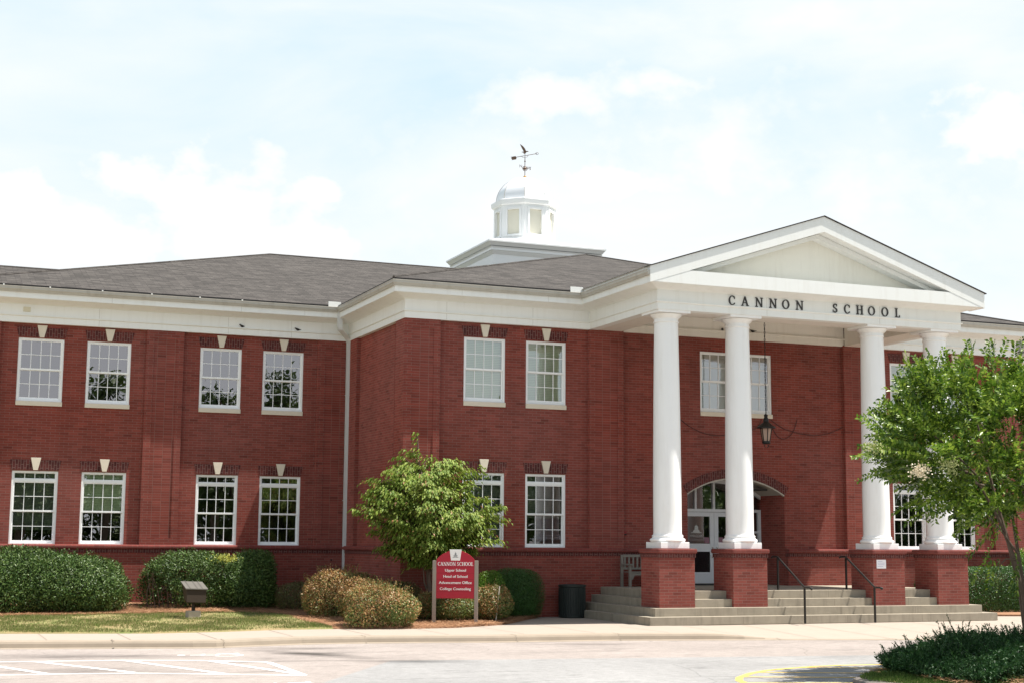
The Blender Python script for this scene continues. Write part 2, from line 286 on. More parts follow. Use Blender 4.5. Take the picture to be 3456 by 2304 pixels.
BR1, BR2, MOR = (.218, .041, .028), (.28, .057, .039), (.25, .122, .097)
MT = dict(
    brick=brick('red_brick', BR1, BR2, MOR),
    brick_stack=brick('red_brick_stacked', BR1, BR2, MOR, off=0.0),
    soldier=brick('dark_soldier_brick', (.085, .018, .017), (.15, .028, .023), (.23, .13, .11), bw=.2, rh=.078, rot=R_(90)),
    ledge=brick('ledge_brick', (.19, .034, .026), (.22, .042, .032), (.2, .08, .065), bw=.16, rh=.0765, off=0.0),
    trim=plain('white_trim', (.80, .81, .785), .5, .035, 1.6, streak=.15),
    column=plain('white_column_paint', (.85, .855, .85), .38, .02, 2, streak=.16),
    soffit=plain('soffit_board', (.74, .71, .65), .6, .05, 1.2, streak=.22),
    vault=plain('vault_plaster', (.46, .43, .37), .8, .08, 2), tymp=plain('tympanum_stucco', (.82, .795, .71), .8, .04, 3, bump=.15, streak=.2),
    gutter=plain('gutter_metal', (.44, .42, .37), .35, .1, 2, spec=.5, streak=.5, dirt=(.26, .23, .19)),
    spout=plain('downspout_paint', (.62, .63, .62), .4, .05, 3),
    frame=plain('window_paint', (.84, .85, .85), .4, .015, 4),
    stone=plain('cast_stone', (.66, .59, .48), .8, .08, 7, bump=.1),
    glass=glassmat(), roof=shinglemat(),
    edge=plain('dark_roof_edge', (.02, .018, .018), .8),
    inside=plain('room_inside', (.07, .067, .06), .9, .1, 1),
    blind=blindmat('green_blind', (.66, .76, .55), .05), blindk=blindmat('dark_blind', (.15, .17, .155), .05), sheer=plain('sheer_curtain', (.66, .67, .64), .9, .1, 3), blindo=plain('olive_shade', (.34, .31, .2), .8),
    concrete=plain('step_concrete', (.30, .262, .205), .85, .3, 2.5, bump=.25, streak=.5, dirt=(.10, .085, .065)),
    walk=plain('sidewalk_concrete', (.315, .266, .222), .9, .1, 2.2, bump=.1),
    kerb=plain('kerb_concrete', (.285, .235, .182), .9, .28, 1.5, bump=.1),
    joint=plain('joint_dirt', (.2, .165, .13), .95),
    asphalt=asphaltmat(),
    paint=plain('road_paint_white', (.72, .71, .69), .7, .22, 22), yellow=plain('road_paint_yellow', (.66, .43, .10), .75, .3, 10),
    black=plain('black_iron', (.018, .017, .016), .4, .1, 9, metal=.3), rail=plain('handrail_iron', (.03, .03, .03), .3, 0, 5, metal=.4, spec=.6),
    bin=plain('dark_green_metal', (.018, .024, .022), .5, .15, 30, bump=.3),
    lampglass=plain('lantern_glass', (.42, .30, .24), .25), copper=plain('weathered_copper', (.16, .10, .07), .5, .3, 12, metal=.5), gold=plain('gilt_ball', (.62, .36, .13), .35, metal=.6),
    red=plain('sign_red', (.40, .008, .028), .35, .04, 3), signw=plain('sign_white', (.85, .84, .82), .4), post=plain('taupe_post', (.30, .255, .215), .6, .06, 5),
    ink=plain('dark_ink', (.07, .08, .10), .5), letter=plain('dark_bronze_letter', (.035, .032, .032), .4, .1, 4),
    bench=plain('weathered_teak', (.2, .18, .155), .8, .15, 9, bump=.1), flood=plain('bronze_floodlight', (.045, .033, .025), .6, .15, 5, spec=.15), floodtop=plain('floodlight_top', (.12, .112, .10), .6, .15, 5, spec=.15),
    footing=plain('concrete_footing', (.42, .36, .29), .9, .15, 5), paper=plain('white_paper', (.8, .8, .84), .7), strobe=plain('red_alarm', (.22, .015, .015), .4),
    bark=plain('smooth_bark', (.115, .08, .06), .8, .3, 5, bump=.3), twig=plain('dark_twig', (.05, .04, .026), .9, .3, 6), stake=plain('pale_stake', (.6, .55, .47), .7), bird=plain('bird_feather', (.03, .028, .028), .6),
    cup=plain('lantern_panel', (.72, .69, .58), .35, .04, 1.5), vent=plain('vent_cover', (.62, .58, .45), .6, .05, 4), dome=plain('dome_metal', (.78, .80, .83), .28, .04, 2, spec=.6),
    wire=plain('dark_cable', (.055, .02, .018), .7), dark=plain('dark_recess', (.02, .02, .02), .9), mat=plain('door_mat', (.03, .03, .03), .95, .2, 30), door=plain('door_paint', (.74, .76, .79), .4, .02, 3),
    doorp=plain('door_lower_glass', (.012, .012, .014), .12, spec=.5), decal=plain('white_decal', (.55, .57, .55), .6), notice=plain('window_notice', (.30, .16, .2), .7),
    grass=leafmat('grass_blade', [(.09, .16, .03), (.15, .21, .05), (.25, .25, .10), (.34, .27, .15)], .25, .6, .2),
    grassd=leafmat('shade_tinted_turf_blade', [(.035, .08, .012), (.07, .125, .022), (.12, .16, .045)], .25, .6, .2),  # island blades darkened in colour to stand for tree and juniper shade
    straw=leafmat('pine_straw', [(.24, .12, .062), (.36, .2, .11), (.48, .30, .18)], .1, .8, .1),
    laurel=leafmat('glossy_laurel_leaf', [(.026, .055, .012), (.042, .085, .018), (.075, .13, .03), (.12, .17, .05)], .16, .45, .25),
    yleaf=leafmat('yellow_leaf', [(.45, .42, .08), (.35, .42, .09)], .3),
    ab_green=leafmat('abelia_green', [(.07, .11, .022), (.13, .17, .04), (.2, .22, .07)], .25),
    ab_rust=leafmat('abelia_bronze', [(.20, .085, .03), (.32, .165, .06), (.41, .25, .11), (.34, .265, .09)], .25),
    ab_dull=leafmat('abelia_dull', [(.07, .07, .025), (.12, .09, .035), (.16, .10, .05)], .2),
    box=leafmat('boxwood_leaf', [(.02, .06, .01), (.035, .10, .016), (.06, .15, .025)], .2, .4),
    boxl=leafmat('light_boxwood_leaf', [(.09, .19, .02), (.14, .27, .03), (.19, .33, .05)], .3, .35),
    dog=leafmat('dogwood_leaf', [(.09, .16, .022), (.15, .22, .035), (.21, .28, .045), (.28, .33, .075)], .3, .55, .22),
    dogtip=leafmat('reddish_leaf_tip', [(.35, .22, .08), (.4, .17, .09)], .3),
    crape=leafmat('crape_leaf', [(.03, .075, .006), (.075, .15, .012), (.16, .25, .025), (.27, .36, .05)], .32, .36, .36),
    flower=leafmat('cream_flower', [(.62, .5, .34), (.75, .68, .52)], .3),
    budflower=leafmat('greenish_flower', [(.3, .33, .12), (.42, .42, .2)], .3),
    juni=leafmat('juniper_needle', [(.010, .042, .012), (.022, .075, .02), (.055, .125, .03)], .12, .5),
    tree=leafmat('far_tree_leaf', [(.03, .06, .012), (.06, .10, .02), (.10, .14, .035)], .2, .5),
    lawn=groundmat('lawn_soil', (.15, .18, .06), (.25, .2, .1), (.32, .22, .13), .6, 5),
    mulch=groundmat('straw_mulch', (.26, .14, .082), (.33, .19, .115), (.15, .08, .048), .9, 16),
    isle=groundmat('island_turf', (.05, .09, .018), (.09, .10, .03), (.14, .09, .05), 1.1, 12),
    gravel=groundmat('gravel_edge', (.2, .17, .15), (.15, .14, .13), (.10, .09, .08), 3, 30),
    far=groundmat('far_ground', (.09, .12, .04), (.12, .13, .05), (.14, .12, .07), .05, 1),
)

# ------------------------------------------------------------------ mesh builders
class MB:
    def __init__(s): s.v = []; s.f = []; s.m = []; s.cur = 0
    def quad(s, *p):
        i = len(s.v); s.v += [tuple(q) for q in p]; s.f.append(tuple(range(i, i+len(p)))); s.m.append(s.cur)
    def add(s, v, f):
        i = len(s.v); s.v += [tuple(q) for q in v]
        for q in f: s.f.append(tuple(k+i for k in q)); s.m.append(s.cur)
    def box(s, x0, x1, y0, y1, z0, z1):
        s.add([(x0,y0,z0),(x1,y0,z0),(x1,y1,z0),(x0,y1,z0),(x0,y0,z1),(x1,y0,z1),(x1,y1,z1),(x0,y1,z1)],
              [(0,3,2,1),(4,5,6,7),(0,1,5,4),(1,2,6,5),(2,3,7,6),(3,0,4,7)])
    def prism(s, pts, y0, y1):           # pts in xz, counter-clockwise seen from -Y
        n = len(pts); v = [(x, y0, z) for x, z in pts]+[(x, y1, z) for x, z in pts]
        s.add(v, [tuple(range(n)), tuple(range(2*n-1, n-1, -1))]+[(i, i+n, (i+1) % n+n, (i+1) % n) for i in range(n)])
    def slab(s, pts, z0, z1):            # pts in xy, counter-clockwise from above
        n = len(pts); v = [(x, y, z0) for x, y in pts]+[(x, y, z1) for x, y in pts]
        s.add(v, [tuple(range(n-1, -1, -1)), tuple(range(n, 2*n))]+[(i, (i+1) % n, (i+1) % n+n, i+n) for i in range(n)])
    def lathe(s, prof, cx=0, cy=0, n=24, a0=0, cap=True):
        v = []; f = []
        for r, z in prof:
            for k in range(n):
                a = a0+2*math.pi*k/n; v.append((cx+r*math.cos(a), cy+r*math.sin(a), z))
        for j in range(len(prof)-1):
            for k in range(n):
                f.append((j*n+k, j*n+(k+1) % n, (j+1)*n+(k+1) % n, (j+1)*n+k))
        if cap:
            f.append(tuple(range(n-1, -1, -1))); f.append(tuple((len(prof)-1)*n+k for k in range(n)))
        s.add(v, f)
    def tube(s, pts, rad, n=8):
        pts = [Vector(p) for p in pts]; v = []; f = []
        rads = rad if hasattr(rad, '__len__') else [rad]*len(pts)
        ref = None
        for i, p in enumerate(pts):
            d = (pts[min(i+1, len(pts)-1)]-pts[max(i-1, 0)]).normalized()
            if ref is None: ref = Vector((0, 0, 1)) if abs(d.z) < .9 else Vector((1, 0, 0))
            a = d.cross(ref).normalized(); b = d.cross(a).normalized(); ref = -b if False else ref
            for k in range(n):
                t = 2*math.pi*k/n; v.append(tuple(p+(a*math.cos(t)+b*math.sin(t))*rads[i]))
        for j in range(len(pts)-1):
            for k in range(n):
                f.append((j*n+k, j*n+(k+1) % n, (j+1)*n+(k+1) % n, (j+1)*n+k))
        f.append(tuple(range(n-1, -1, -1))); f.append(tuple((len(pts)-1)*n+k for k in range(n)))
        s.add(v, f)
    def sweep(s, path, prof, cap=True):  # path xy left to right, outward = right-hand side; prof (offset, z), closed
        n = len(prof); P = [Vector(p) for p in path]; base = len(s.v)
        rows = []
        for i, p in enumerate(P):
            ns = []
            for a, b in ((i-1, i), (i, i+1)):
                if a >= 0 and b < len(P):
                    d = (P[b]-P[a]).normalized(); ns.append(Vector((d.y, -d.x)))
            if len(ns) == 2:
                mm = (ns[0]+ns[1]); mm = mm/(1+ns[0].dot(ns[1]))
            else: mm = ns[0]
            rows.append([(p.x+mm.x*o, p.y+mm.y*o, z) for o, z in prof])
        v = [q for r in rows for q in r]; f = []
        for i in range(len(P)-1):
            for k in range(n): f.append((i*n+k, (i+1)*n+k, (i+1)*n+(k+1) % n, i*n+(k+1) % n))
        if cap: f.append(tuple(range(n))); f.append(tuple((len(P)-1)*n+k for k in range(n-1, -1, -1)))
        s.add(v, f)
    def build(s, name, mat, parent=None, loc=(0, 0, 0), rz=0, smooth=False, bevel=0, uvdir=None):
        me = bpy.data.meshes.new(name); me.from_pydata(s.v, [], s.f); me.update()
        for m_ in (mat if isinstance(mat, (list, tuple)) else [mat]): me.materials.append(m_)
        if len(me.materials) > 1: me.polygons.foreach_set('material_index', s.m)
        uvl = me.uv_layers.new(name='UVMap'); co = me.vertices; d = uvl.data
        for p in me.polygons:
            nx, ny, nz = p.normal
            for li in p.loop_indices:
                x, y, z = co[me.loops[li].vertex_index].co
                if uvdir == 'slope':
                    if abs(nx) > abs(ny): d[li].uv = (y, z*3.16)
                    else: d[li].uv = (x, z*3.16)
                elif abs(nz) > .75: d[li].uv = (x, y)
                elif abs(nx) > abs(ny): d[li].uv = (y, z)
                else: d[li].uv = (x, z)
        if smooth:
            me.polygons.foreach_set('use_smooth', [True]*len(me.polygons))
        o = bpy.data.objects.new(name, me); col.objects.link(o); o.location = loc; o.rotation_euler = (0, 0, rz)
        if parent: o.parent = parent
        if bevel:
            b = o.modifiers.new('bevel', 'BEVEL'); b.width = bevel; b.segments = 2; b.limit_method = 'ANGLE'
        if smooth:
            try: me.set_sharp_from_angle(angle=R_(38))
            except Exception: pass
        return o
def npmesh(name, V, Fq, mats, midx=None, parent=None, smooth=False, loc=(0, 0, 0)):
    """V (n,3), Fq (m,k) fixed-size faces"""
    me = bpy.data.meshes.new(name); V = np.ascontiguousarray(V, dtype=np.float32); Fq = np.ascontiguousarray(Fq, dtype=np.int32)
    m, k = Fq.shape
    me.vertices.add(len(V)); me.vertices.foreach_set('co', V.ravel())
    me.loops.add(m*k); me.loops.foreach_set('vertex_index', Fq.ravel())
    me.polygons.add(m); me.polygons.foreach_set('loop_start', np.arange(0, m*k, k, dtype=np.int32))
    for x in mats: me.materials.append(x)
    if midx is not None: me.polygons.foreach_set('material_index', np.ascontiguousarray(midx, dtype=np.int32))
    if smooth: me.polygons.foreach_set('use_smooth', np.ones(m, dtype=bool))
    me.update(calc_edges=True)
    o = bpy.data.objects.new(name, me); col.objects.link(o); o.location = loc
    if parent: o.parent = parent
    return o
def tag(o, label=None, cat=None, group=None, kind=None):
    if label: o['label'] = label
    if cat: o['category'] = cat
    if group: o['group'] = group
    if kind: o['kind'] = kind
    return o
def empty(name, loc=(0, 0, 0), rz=0):
    o = bpy.data.objects.new(name, None); col.objects.link(o); o.location = loc; o.rotation_euler = (0, 0, rz)
    o.empty_display_size = .3; return o
def copy_tree(o, parent=None):
    c = o.copy(); col.objects.link(c)
    if parent: c.parent = parent
    for ch in list(o.children): copy_tree(ch, c)
    return c
def textmesh(body, size, width=None):
    cu = bpy.data.curves.new('t', 'FONT'); cu.body = body; cu.size = size; cu.align_x = 'CENTER'; cu.resolution_u = 4
    o = bpy.data.objects.new('t', cu); col.objects.link(o); bpy.context.view_layer.update()
    me = bpy.data.meshes.new_from_object(o); bpy.data.objects.remove(o)
    v = [(p.co.x, p.co.y) for p in me.vertices]; f = [tuple(p.vertices) for p in me.polygons]
    if width:
        xs = [a for a, b in v]; k = width/(max(xs)-min(xs)); v = [(a*k, b) for a, b in v]
    bpy.data.meshes.remove(me); return v, f

# serif capitals drawn from strokes; unit height, returns list of flat polygons and the advance width
def arc(cx, cy, rx, ry, a0, a1, t0, t1, n=14):
    """crescent stroke: horizontal thickness t0 at the sides, t1 at top and bottom"""
    out = []
    P = []
    for i in range(n+1):
        a = R_(a0+(a1-a0)*i/n); c, s_ = math.cos(a), math.sin(a)
        P.append(((cx+rx*c, cy+ry*s_), (cx+(rx-t0)*c, cy+(ry-t1)*s_)))
    for i in range(n): out.append([P[i][0], P[i+1][0], P[i+1][1], P[i][1]])
    return out
def bar(x0, z0, x1, z1, w_):
    return [[(x0-w_/2, z0), (x0+w_/2, z0), (x1+w_/2, z1), (x1-w_/2, z1)]]
def rect(x0, x1, z0, z1): return [[(x0, z0), (x1, z0), (x1, z1), (x0, z1)]]
def glyph(ch, W=.13, T=.05):
    S = .06
    if ch == 'C': return arc(.45, .5, .42, .51, 48, 312, W, T, 20)+rect(.70, .755, .66, .93)+rect(.72, .755, .10, .26), .80
    if ch == 'O': return arc(.46, .5, .45, .51, 0, 360, W, T, 28), .92
    if ch == 'A': return bar(.10, .0, .42, 1.0, T+.02)+bar(.74, .0, .42, 1.0, W)+rect(.24, .60, .30, .30+T)+rect(-.02, .24, 0, T)+rect(.58, .90, 0, T), .88
    if ch == 'N': return rect(.10, .10+T+.01, 0, 1)+rect(.74, .74+T+.01, 0, 1)+bar(.13, 1, .765, 0, W)+rect(-.02, .28, 0, T)+rect(.62, .92, 1-T, 1)+rect(-.02, .2, 1-T, 1), .90
    if ch == 'H': return rect(.10, .10+W, 0, 1)+rect(.66, .66+W, 0, 1)+rect(.2, .7, .48, .48+T)+rect(0, .34, 0, T)+rect(.55, .89, 0, T)+rect(0, .34, 1-T, 1)+rect(.55, .89, 1-T, 1), .89
    if ch == 'L': return rect(.10, .10+W, 0, 1)+rect(0, .62, 0, T)+rect(0, .34, 1-T, 1)+rect(.57, .62, 0, .26), .66
    if ch == 'S': return arc(.31, .735, .26, .265, 40, 270, W*.9, T*1.3, 14)+arc(.31, .265, .28, .265, -140, 90, W*.9, T*1.3, 14)+rect(.50, .545, .70, .95)+rect(.03, .075, .05, .32), .62
    return [], .4
def serif(mb, text, h, spots=None, x0=0, gap=.12, depth=.03, z0=0, y0=0, W=.13, T=.05, sx=1.0):
    x = x0; k = 0
    for i, ch in enumerate(text):
        if ch == ' ':
            x += .35*h*sx; continue
        g, adv = glyph(ch, W, T)
        if spots is not None: x = spots[k]
        k += 1
        for j, pl in enumerate(g):
            e = (j % 7)*.0006
            mb.prism([(x+a*h*sx, z0+b*h) for a, b in pl], y0-depth-e, y0)
        x += (adv*h+gap*h)*sx
    return x

# ------------------------------------------------------------------ ground, road, kerb, walks
def interp(xs, ys, x): return float(np.interp(x, xs, ys))
BK = [(-40, .9), (-20, -2.0), (-10.71, -3.92), (-7.45, -4.75), (-5.9, -4.6), (-4.45, -4.15), (-2.85, -4.1), (-1.1, -4.55), (.1, -4.4), (1.66, -3.53), (2.25, -2.84), (3.23, -1.39), (3.89, -.59), (4.3, .1)]
KB = [(-40, -.2), (-20, -4.9), (-10.86, -6.8), (-8.65, -7.25), (-6.7, -7.76), (-5.73, -7.45), (-4.45, -7.14), (-3.06, -7.18), (-.03, -7.7), (2.94, -7.9), (6.88, -8.8), (9.27, -9.45), (11.6, -10.17), (20, -12.8), (40, -19)]
def ramp(x): return 1 - min(1, max(0, (x-5.4)/1.6))          # kerb height fades out at the dropped kerb
g = MB(); g.quad((-900, -900, -.17), (900, -900, -.17), (900, 900, -.17), (-900, 900, -.17))
tag(g.build('ground', MT['far']), kind='structure')
r = MB(); pts = [(-60, -62), (60, -62), (60, -26)]+[(x, y+.05) for x, y in reversed(KB)]
pts[3] = (60, -24); 
r.add([(x, y, -.15) for x, y in pts], [tuple(range(len(pts)))])
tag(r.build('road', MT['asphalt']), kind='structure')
kb = MB(); n = 7
xs = np.concatenate([np.arange(-40, 40.1, .5)])
rows = []
for x in xs:
    y = interp(*zip(*KB), x); y = interp(*zip(*KB), x)
    h = .15*ramp(x); z0 = -.15
    rows.append([(x, y-.02, z0-.02), (x, y, z0+.012), (x, y+.10, z0+.02+.0*h), (x, y+.125, z0+.02+h*.55), (x, y+.155, z0+.02+h*.82), (x, y+.23, z0+.004+h*.99), (x, y+.52, z0+h+.004)])
for i in range(len(rows)-1):
    for k in range(n-1): kb.quad(rows[i][k], rows[i+1][k], rows[i+1][k+1], rows[i][k+1])
tag(kb.build('kerb', MT['kerb'], smooth=True), kind='structure')
kj = MB()
for x in (-8.62, -6.35, -3.05, .42, 2.98, 6.8, 9.6):
    y = interp(*zip(*KB), x); h = .15*ramp(x); ww = .008 if x > -8 else .018
    P = [(y-.03, -.134), (y+.10, -.126), (y+.125, -.126+h*.55), (y+.155, -.126+h*.82), (y+.23, -.142+h*.99), (y+.52, -.142+h)]
    for (ya, za), (yb, zb) in zip(P[:-1], P[1:]):
        kj.quad((x-ww, ya, za+.006), (x+ww, ya, za+.006), (x+ww+.03, yb, zb+.006), (x-ww+.03, yb, zb+.006))
tag(kj.build('kerb_joint', MT['joint']), kind='structure')
sw = MB(); rows = []
for x in np.concatenate([np.arange(-40, 4.3, .35), [4.29], np.arange(4.5, 40, .5)]):
    yk = interp(*zip(*KB), x)+.5; yb = interp(*zip(*BK), x) if x < 4.3 else 1.9
    zk = -.15*(1-ramp(x))
    row = []
    for t in (0, .25, .5, .75, 1):
        y = yk+(min(yb, max(yk+.2, -4.6 if x > 4.3 else yb))-yk)*t if x > 4.3 else yk+(yb-yk)*t
        row.append((x, y, zk*(1-t)))
    if x > 4.3: row.append((x, 1.9, 0))
    else: row.append((x, yb+.3, -.012))
    rows.append(row)
for i in range(len(rows)-1):
    for k in range(5): sw.quad(rows[i][k], rows[i+1][k], rows[i+1][k+1], rows[i][k+1])
tag(sw.build('sidewalk', MT['walk']), kind='structure')
sj = MB()
for x in (-9.9, -8.2, -6.4, -4.6, -2.8, -1.0, .8, 2.6, 4.4, 6.2, 8.0, 9.8, 11.6, 13.4, 15.2, 17.0, 18.8):
    y0 = interp(*zip(*KB), x)+.55; y1 = min(interp(*zip(*BK), x) if x < 4.3 else -5.0, -4.0 if x < 0 else 0); z0 = -.15*(1-ramp(x))
    sj.quad((x-.008, y0, z0+.004), (x+.008, y0, z0+.004), (x+.008, y1, .004), (x-.008, y1, .004))
tag(sj.build('sidewalk_joint', MT['joint']), kind='structure')

def gz(x, y):                               # lawn and bed rise gently to the wall
    return .012+.012*max(0, y+4.8)+.06*max(0, min(y, 6)-3.2)
LT = [(-40, 4), (-12, 2.3), (-10.4, 2.1), (-7.5, 2.4), (-5.6, 2.7), (-3.77, 2.6), (-3.1, 1.6), (-2.9, .4), (-2.83, -1.8), (-2.95, -4.0)]
def lawn_right(y): return interp([-4.2, -1.8, .4, 1.6, 2.6], [-3.0, -2.83, -2.9, -3.1, -3.77], y)
def strip(name, mat, xs, f0, f1, ny, kind):
    V = []; Q = []
    for x in xs:
        a, b = f0(x), f1(x)
        V.append((x, a-.015, -.05))
        for j in range(ny+1):
            y = a+(b-a)*j/ny
            bump_ = .02*math.sin(3.1*x+1.3*y)*math.sin(2.3*y-.7*x)+.012*math.sin(9*x)*math.sin(8*y)
            ed = min(1, j/2)
            V.append((x, y, gz(x, y)+bump_*ed*.8))
    n = ny+2
    for i in range(len(xs)-1):
        for j in range(ny+1): Q.append((i*n+j, (i+1)*n+j, (i+1)*n+j+1, i*n+j+1))
    o = npmesh(name, np.array(V), np.array(Q), [mat], smooth=True); tag(o, kind=kind); return o
XL = np.concatenate([np.arange(-40, -12, 1.0), np.arange(-12, -3.0, .2), [-2.98]])
def back(x): return interp(*zip(*BK), x)
def ltop(x): return interp([-40, -12, -10.4, -7.5, -5.6, -3.77, -3.1, -2.98], [4, 2.3, 2.1, 2.4, 2.7, 2.6, 1.6, .6], x)
strip('lawn', MT['lawn'], XL, lambda x: back(x)-.01, ltop, 24, 'structure')
XM = np.concatenate([np.arange(-40, -12, 1.0), np.arange(-12, -3.0, .2), [-2.98]])
strip('mulch_bed', MT['mulch'], XM, ltop, lambda x: 5.9, 12, 'structure')
XM2 = np.concatenate([[-2.98], np.arange(-2.9, 4.3, .15)])
strip('mulch_bed', MT['mulch'], XM2, lambda x: back(x)-.01, lambda x: 5.9 if x < -.05 else .2, 26, 'structure')
mb = MB(); mb.slab([(16.7, -2.5), (19, -3.2), (30, -4), (30, .2), (16.7, .2)], -.02, .05)
tag(mb.build('mulch_bed', MT['mulch']), kind='structure')

# road markings
def flat_line(mb, pts, wd, z=-.146):
    for (x0, y0), (x1, y1) in zip(pts[:-1], pts[1:]):
        d = Vector((x1-x0, y1-y0)).normalized(); nx, ny = -d.y*wd/2, d.x*wd/2
        mb.quad((x0-nx, y0-ny, z), (x1-nx, y1-ny, z), (x1+nx, y1+ny, z), (x0+nx, y0+ny, z))
rm = MB()
flat_line(rm, [(-16, -9.4), (-11.04, -10.15), (-8.88, -10.4), (-7.51, -10.85), (-6.3, -11.65)], .12)
flat_line(rm, [(-16, -12.6), (-11.19, -13.0), (-10.49, -13.05), (-8.98, -13.3), (-7.7, -13.9), (-6.3, -14.6)], .12, -.1455)
flat_line(rm, [(-6.3, -11.65), (-6.32, -14.55)], .13, -.145)
for a, b in (((-11.6, -10.0), (-10.43, -12.99)), ((-10.41, -10.29), (-9.0, -13.17)), ((-8.81, -10.45), (-7.55, -13.92)), ((-7.28, -11.1), (-6.34, -14.35)), ((-12.8, -9.9), (-11.7, -12.9))):
    flat_line(rm, [a, b], .14, -.1445)
tag(rm.build('road_marking', MT['paint']), kind='structure')
def chair_mark(cx, cy, s, rot):
    mk = MB(); ca, sa = math.cos(rot), math.sin(rot)
    T = lambda p: (cx+(p[0]*ca-p[1]*sa)*s, cy+(p[0]*sa+p[1]*ca)*s)
    ringp = [T((.42*math.cos(t)-.05, .42*math.sin(t)-.38)) for t in np.linspace(R_(140), R_(375), 18)]
    flat_line(mk, ringp, .1*s)
    flat_line(mk, [T((-.12, .62)), T((-.1, -.1)), T((.32, -.12)), T((.52, -.62)), T((.7, -.55))], .12*s, -.1455)
    flat_line(mk, [T((-.1, .3)), T((.28, .28))], .09*s, -.145)
    hp = [T((.12*math.cos(t)-.14, .12*math.sin(t)+.86)) for t in np.linspace(0, 2*math.pi, 13)[:-1]]
    mk.add([(x, y, -.1445) for x, y in hp], [tuple(range(12))])
    return mk
tag(chair_mark(-6.95, -9.6, .72, R_(72)).build('road_marking', MT['paint']), kind='structure')
tag(chair_mark(-7.0, -16.0, .6, R_(72)).build('road_marking', MT['paint']), kind='structure')
ym = MB()
flat_line(ym, [(.0, -19.4), (.12, -18.6), (.4, -17.7), (.69, -17.22), (1.31, -16.56), (1.9, -16.12), (2.47, -15.87), (3.2, -15.62), (3.89, -15.52), (4.8, -15.6), (6, -15.9)], .13)
for a, b in (((1.5, -16.38), (3.75, -17.3)), ((.8, -17.1), (3.0, -17.95)), ((2.9, -15.72), (4.6, -16.5)), ((.25, -18.1), (2.2, -18.7))):
    flat_line(ym, [a, b], .10, -.1455)
tag(ym.build('road_marking', MT['yellow']), kind='structure')
# planted island, right foreground
isl = [(1.75, -19.4), (1.95, -18.75), (2.35, -18.3), (2.8, -17.95), (3.3, -17.55), (3.9, -17.2), (4.7, -16.9), (6, -16.8), (9, -17.2), (12, -18.6), (12, -24), (4, -24), (2.2, -21)]
im = MB(); im.slab(isl, -.17, -.06)
tag(im.build('island_edge', MT['gravel'], bevel=.04), kind='structure')
cxm, cym = 6.5, -20
inner = [(x+(cxm-x)*.075, y+(cym-y)*.075) for x, y in isl]
im = MB(); k = len(inner); V = []; Q = []
for j in range(7):
    t = j/6
    for x, y in inner: V.append((x+(cxm-x)*t*.9, y+(cym-y)*t*.9, -.055+.22*math.sin(min(1, t*1.6)*math.pi/2)))
for j in range(6):
    for i in range(k): Q.append((j*k+i, j*k+(i+1) % k, (j+1)*k+(i+1) % k, (j+1)*k+i))
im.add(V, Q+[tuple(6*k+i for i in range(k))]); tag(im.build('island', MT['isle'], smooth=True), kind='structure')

# ------------------------------------------------------------------ the school building
B = empty('school_building')
tag(B, 'two storey red brick building with white columned portico, pediment and small domed cupola', 'building')
YL, XA0, XA1 = 5.66, -.045, .03
PIL, WAL = .02, .145
XC = 10.92; XP, XQ = 5.84, 16.0; YP = -4.405
XR = 21.84; XLL, XRR = -11.68, 33.5
ZB = 8.463
def corr(x, z, Ym, Ya):
    k = (Ya+40)/(Ym+40); return CAM.x+(x-CAM.x)*k, CAM.z+(z-CAM.z)*k
# windows: (x0, x1, upper?, blind)
def fr(x, z=0): return corr(x, z, 0, WAL)
left_cols = [(-10.075, -8.775), (-8.11, -6.82), (-4.735, -3.455), (-2.78, -1.49)]
front_cols = [(1.84, 3.13), (3.785, 5.07)]
right_cols = [(16.64, 17.92), (18.6, 19.87)]
def mapc(cols, Ym, Ya): return [tuple(corr(a, 0, Ym, Ya)[0] for a in c) for c in cols]
Lc = mapc(left_cols, YL, YL+WAL); Fc = mapc(front_cols, 0, WAL); Rc = mapc(right_cols, 0, WAL)
UZ = (6.155, 8.015); LZ = (1.975, 4.11)
UZL = tuple(corr(0, z, YL, YL+WAL)[1] for z in UZ); LZL = tuple(corr(0, z, YL, YL+WAL)[1] for z in LZ)
UZF = tuple(corr(0, z, 0, WAL)[1] for z in UZ); LZF = tuple(corr(0, z, 0, WAL)[1] for z in LZ)
MW = tuple(corr(a, 0, 0, WAL)[0] for a in (9.6, 12.15))
AX0, AX1 = 9.20, 12.64; ACX = (AX0+AX1)/2; ASP, ATP = 3.66, 4.16
def wall_front(mb, x0, x1, z0, z1, Y, ops, rev=.16):
    X = sorted({x0, x1}|{o[0] for o in ops}|{o[1] for o in ops}); Z = sorted({z0, z1}|{o[2] for o in ops}|{o[3] for o in ops})
    for a, b in zip(X[:-1], X[1:]):
        for c, d in zip(Z[:-1], Z[1:]):
            if any(o[0]-1e-6 <= a and b <= o[1]+1e-6 and o[2]-1e-6 <= c and d <= o[3]+1e-6 for o in ops): continue
            mb.quad((a, Y, c), (b, Y, c), (b, Y, d), (a, Y, d))
    for a, b, c, d in ops:
        mb.quad((a, Y, c), (a, Y, d), (a, Y+rev, d), (a, Y+rev, c)); mb.quad((b, Y, c), (b, Y+rev, c), (b, Y+rev, d), (b, Y, d))
        mb.quad((a, Y, d), (b, Y, d), (b, Y+rev, d), (a, Y+rev, d)); mb.quad((a, Y, c), (a, Y+rev, c), (b, Y+rev, c), (b, Y, c))
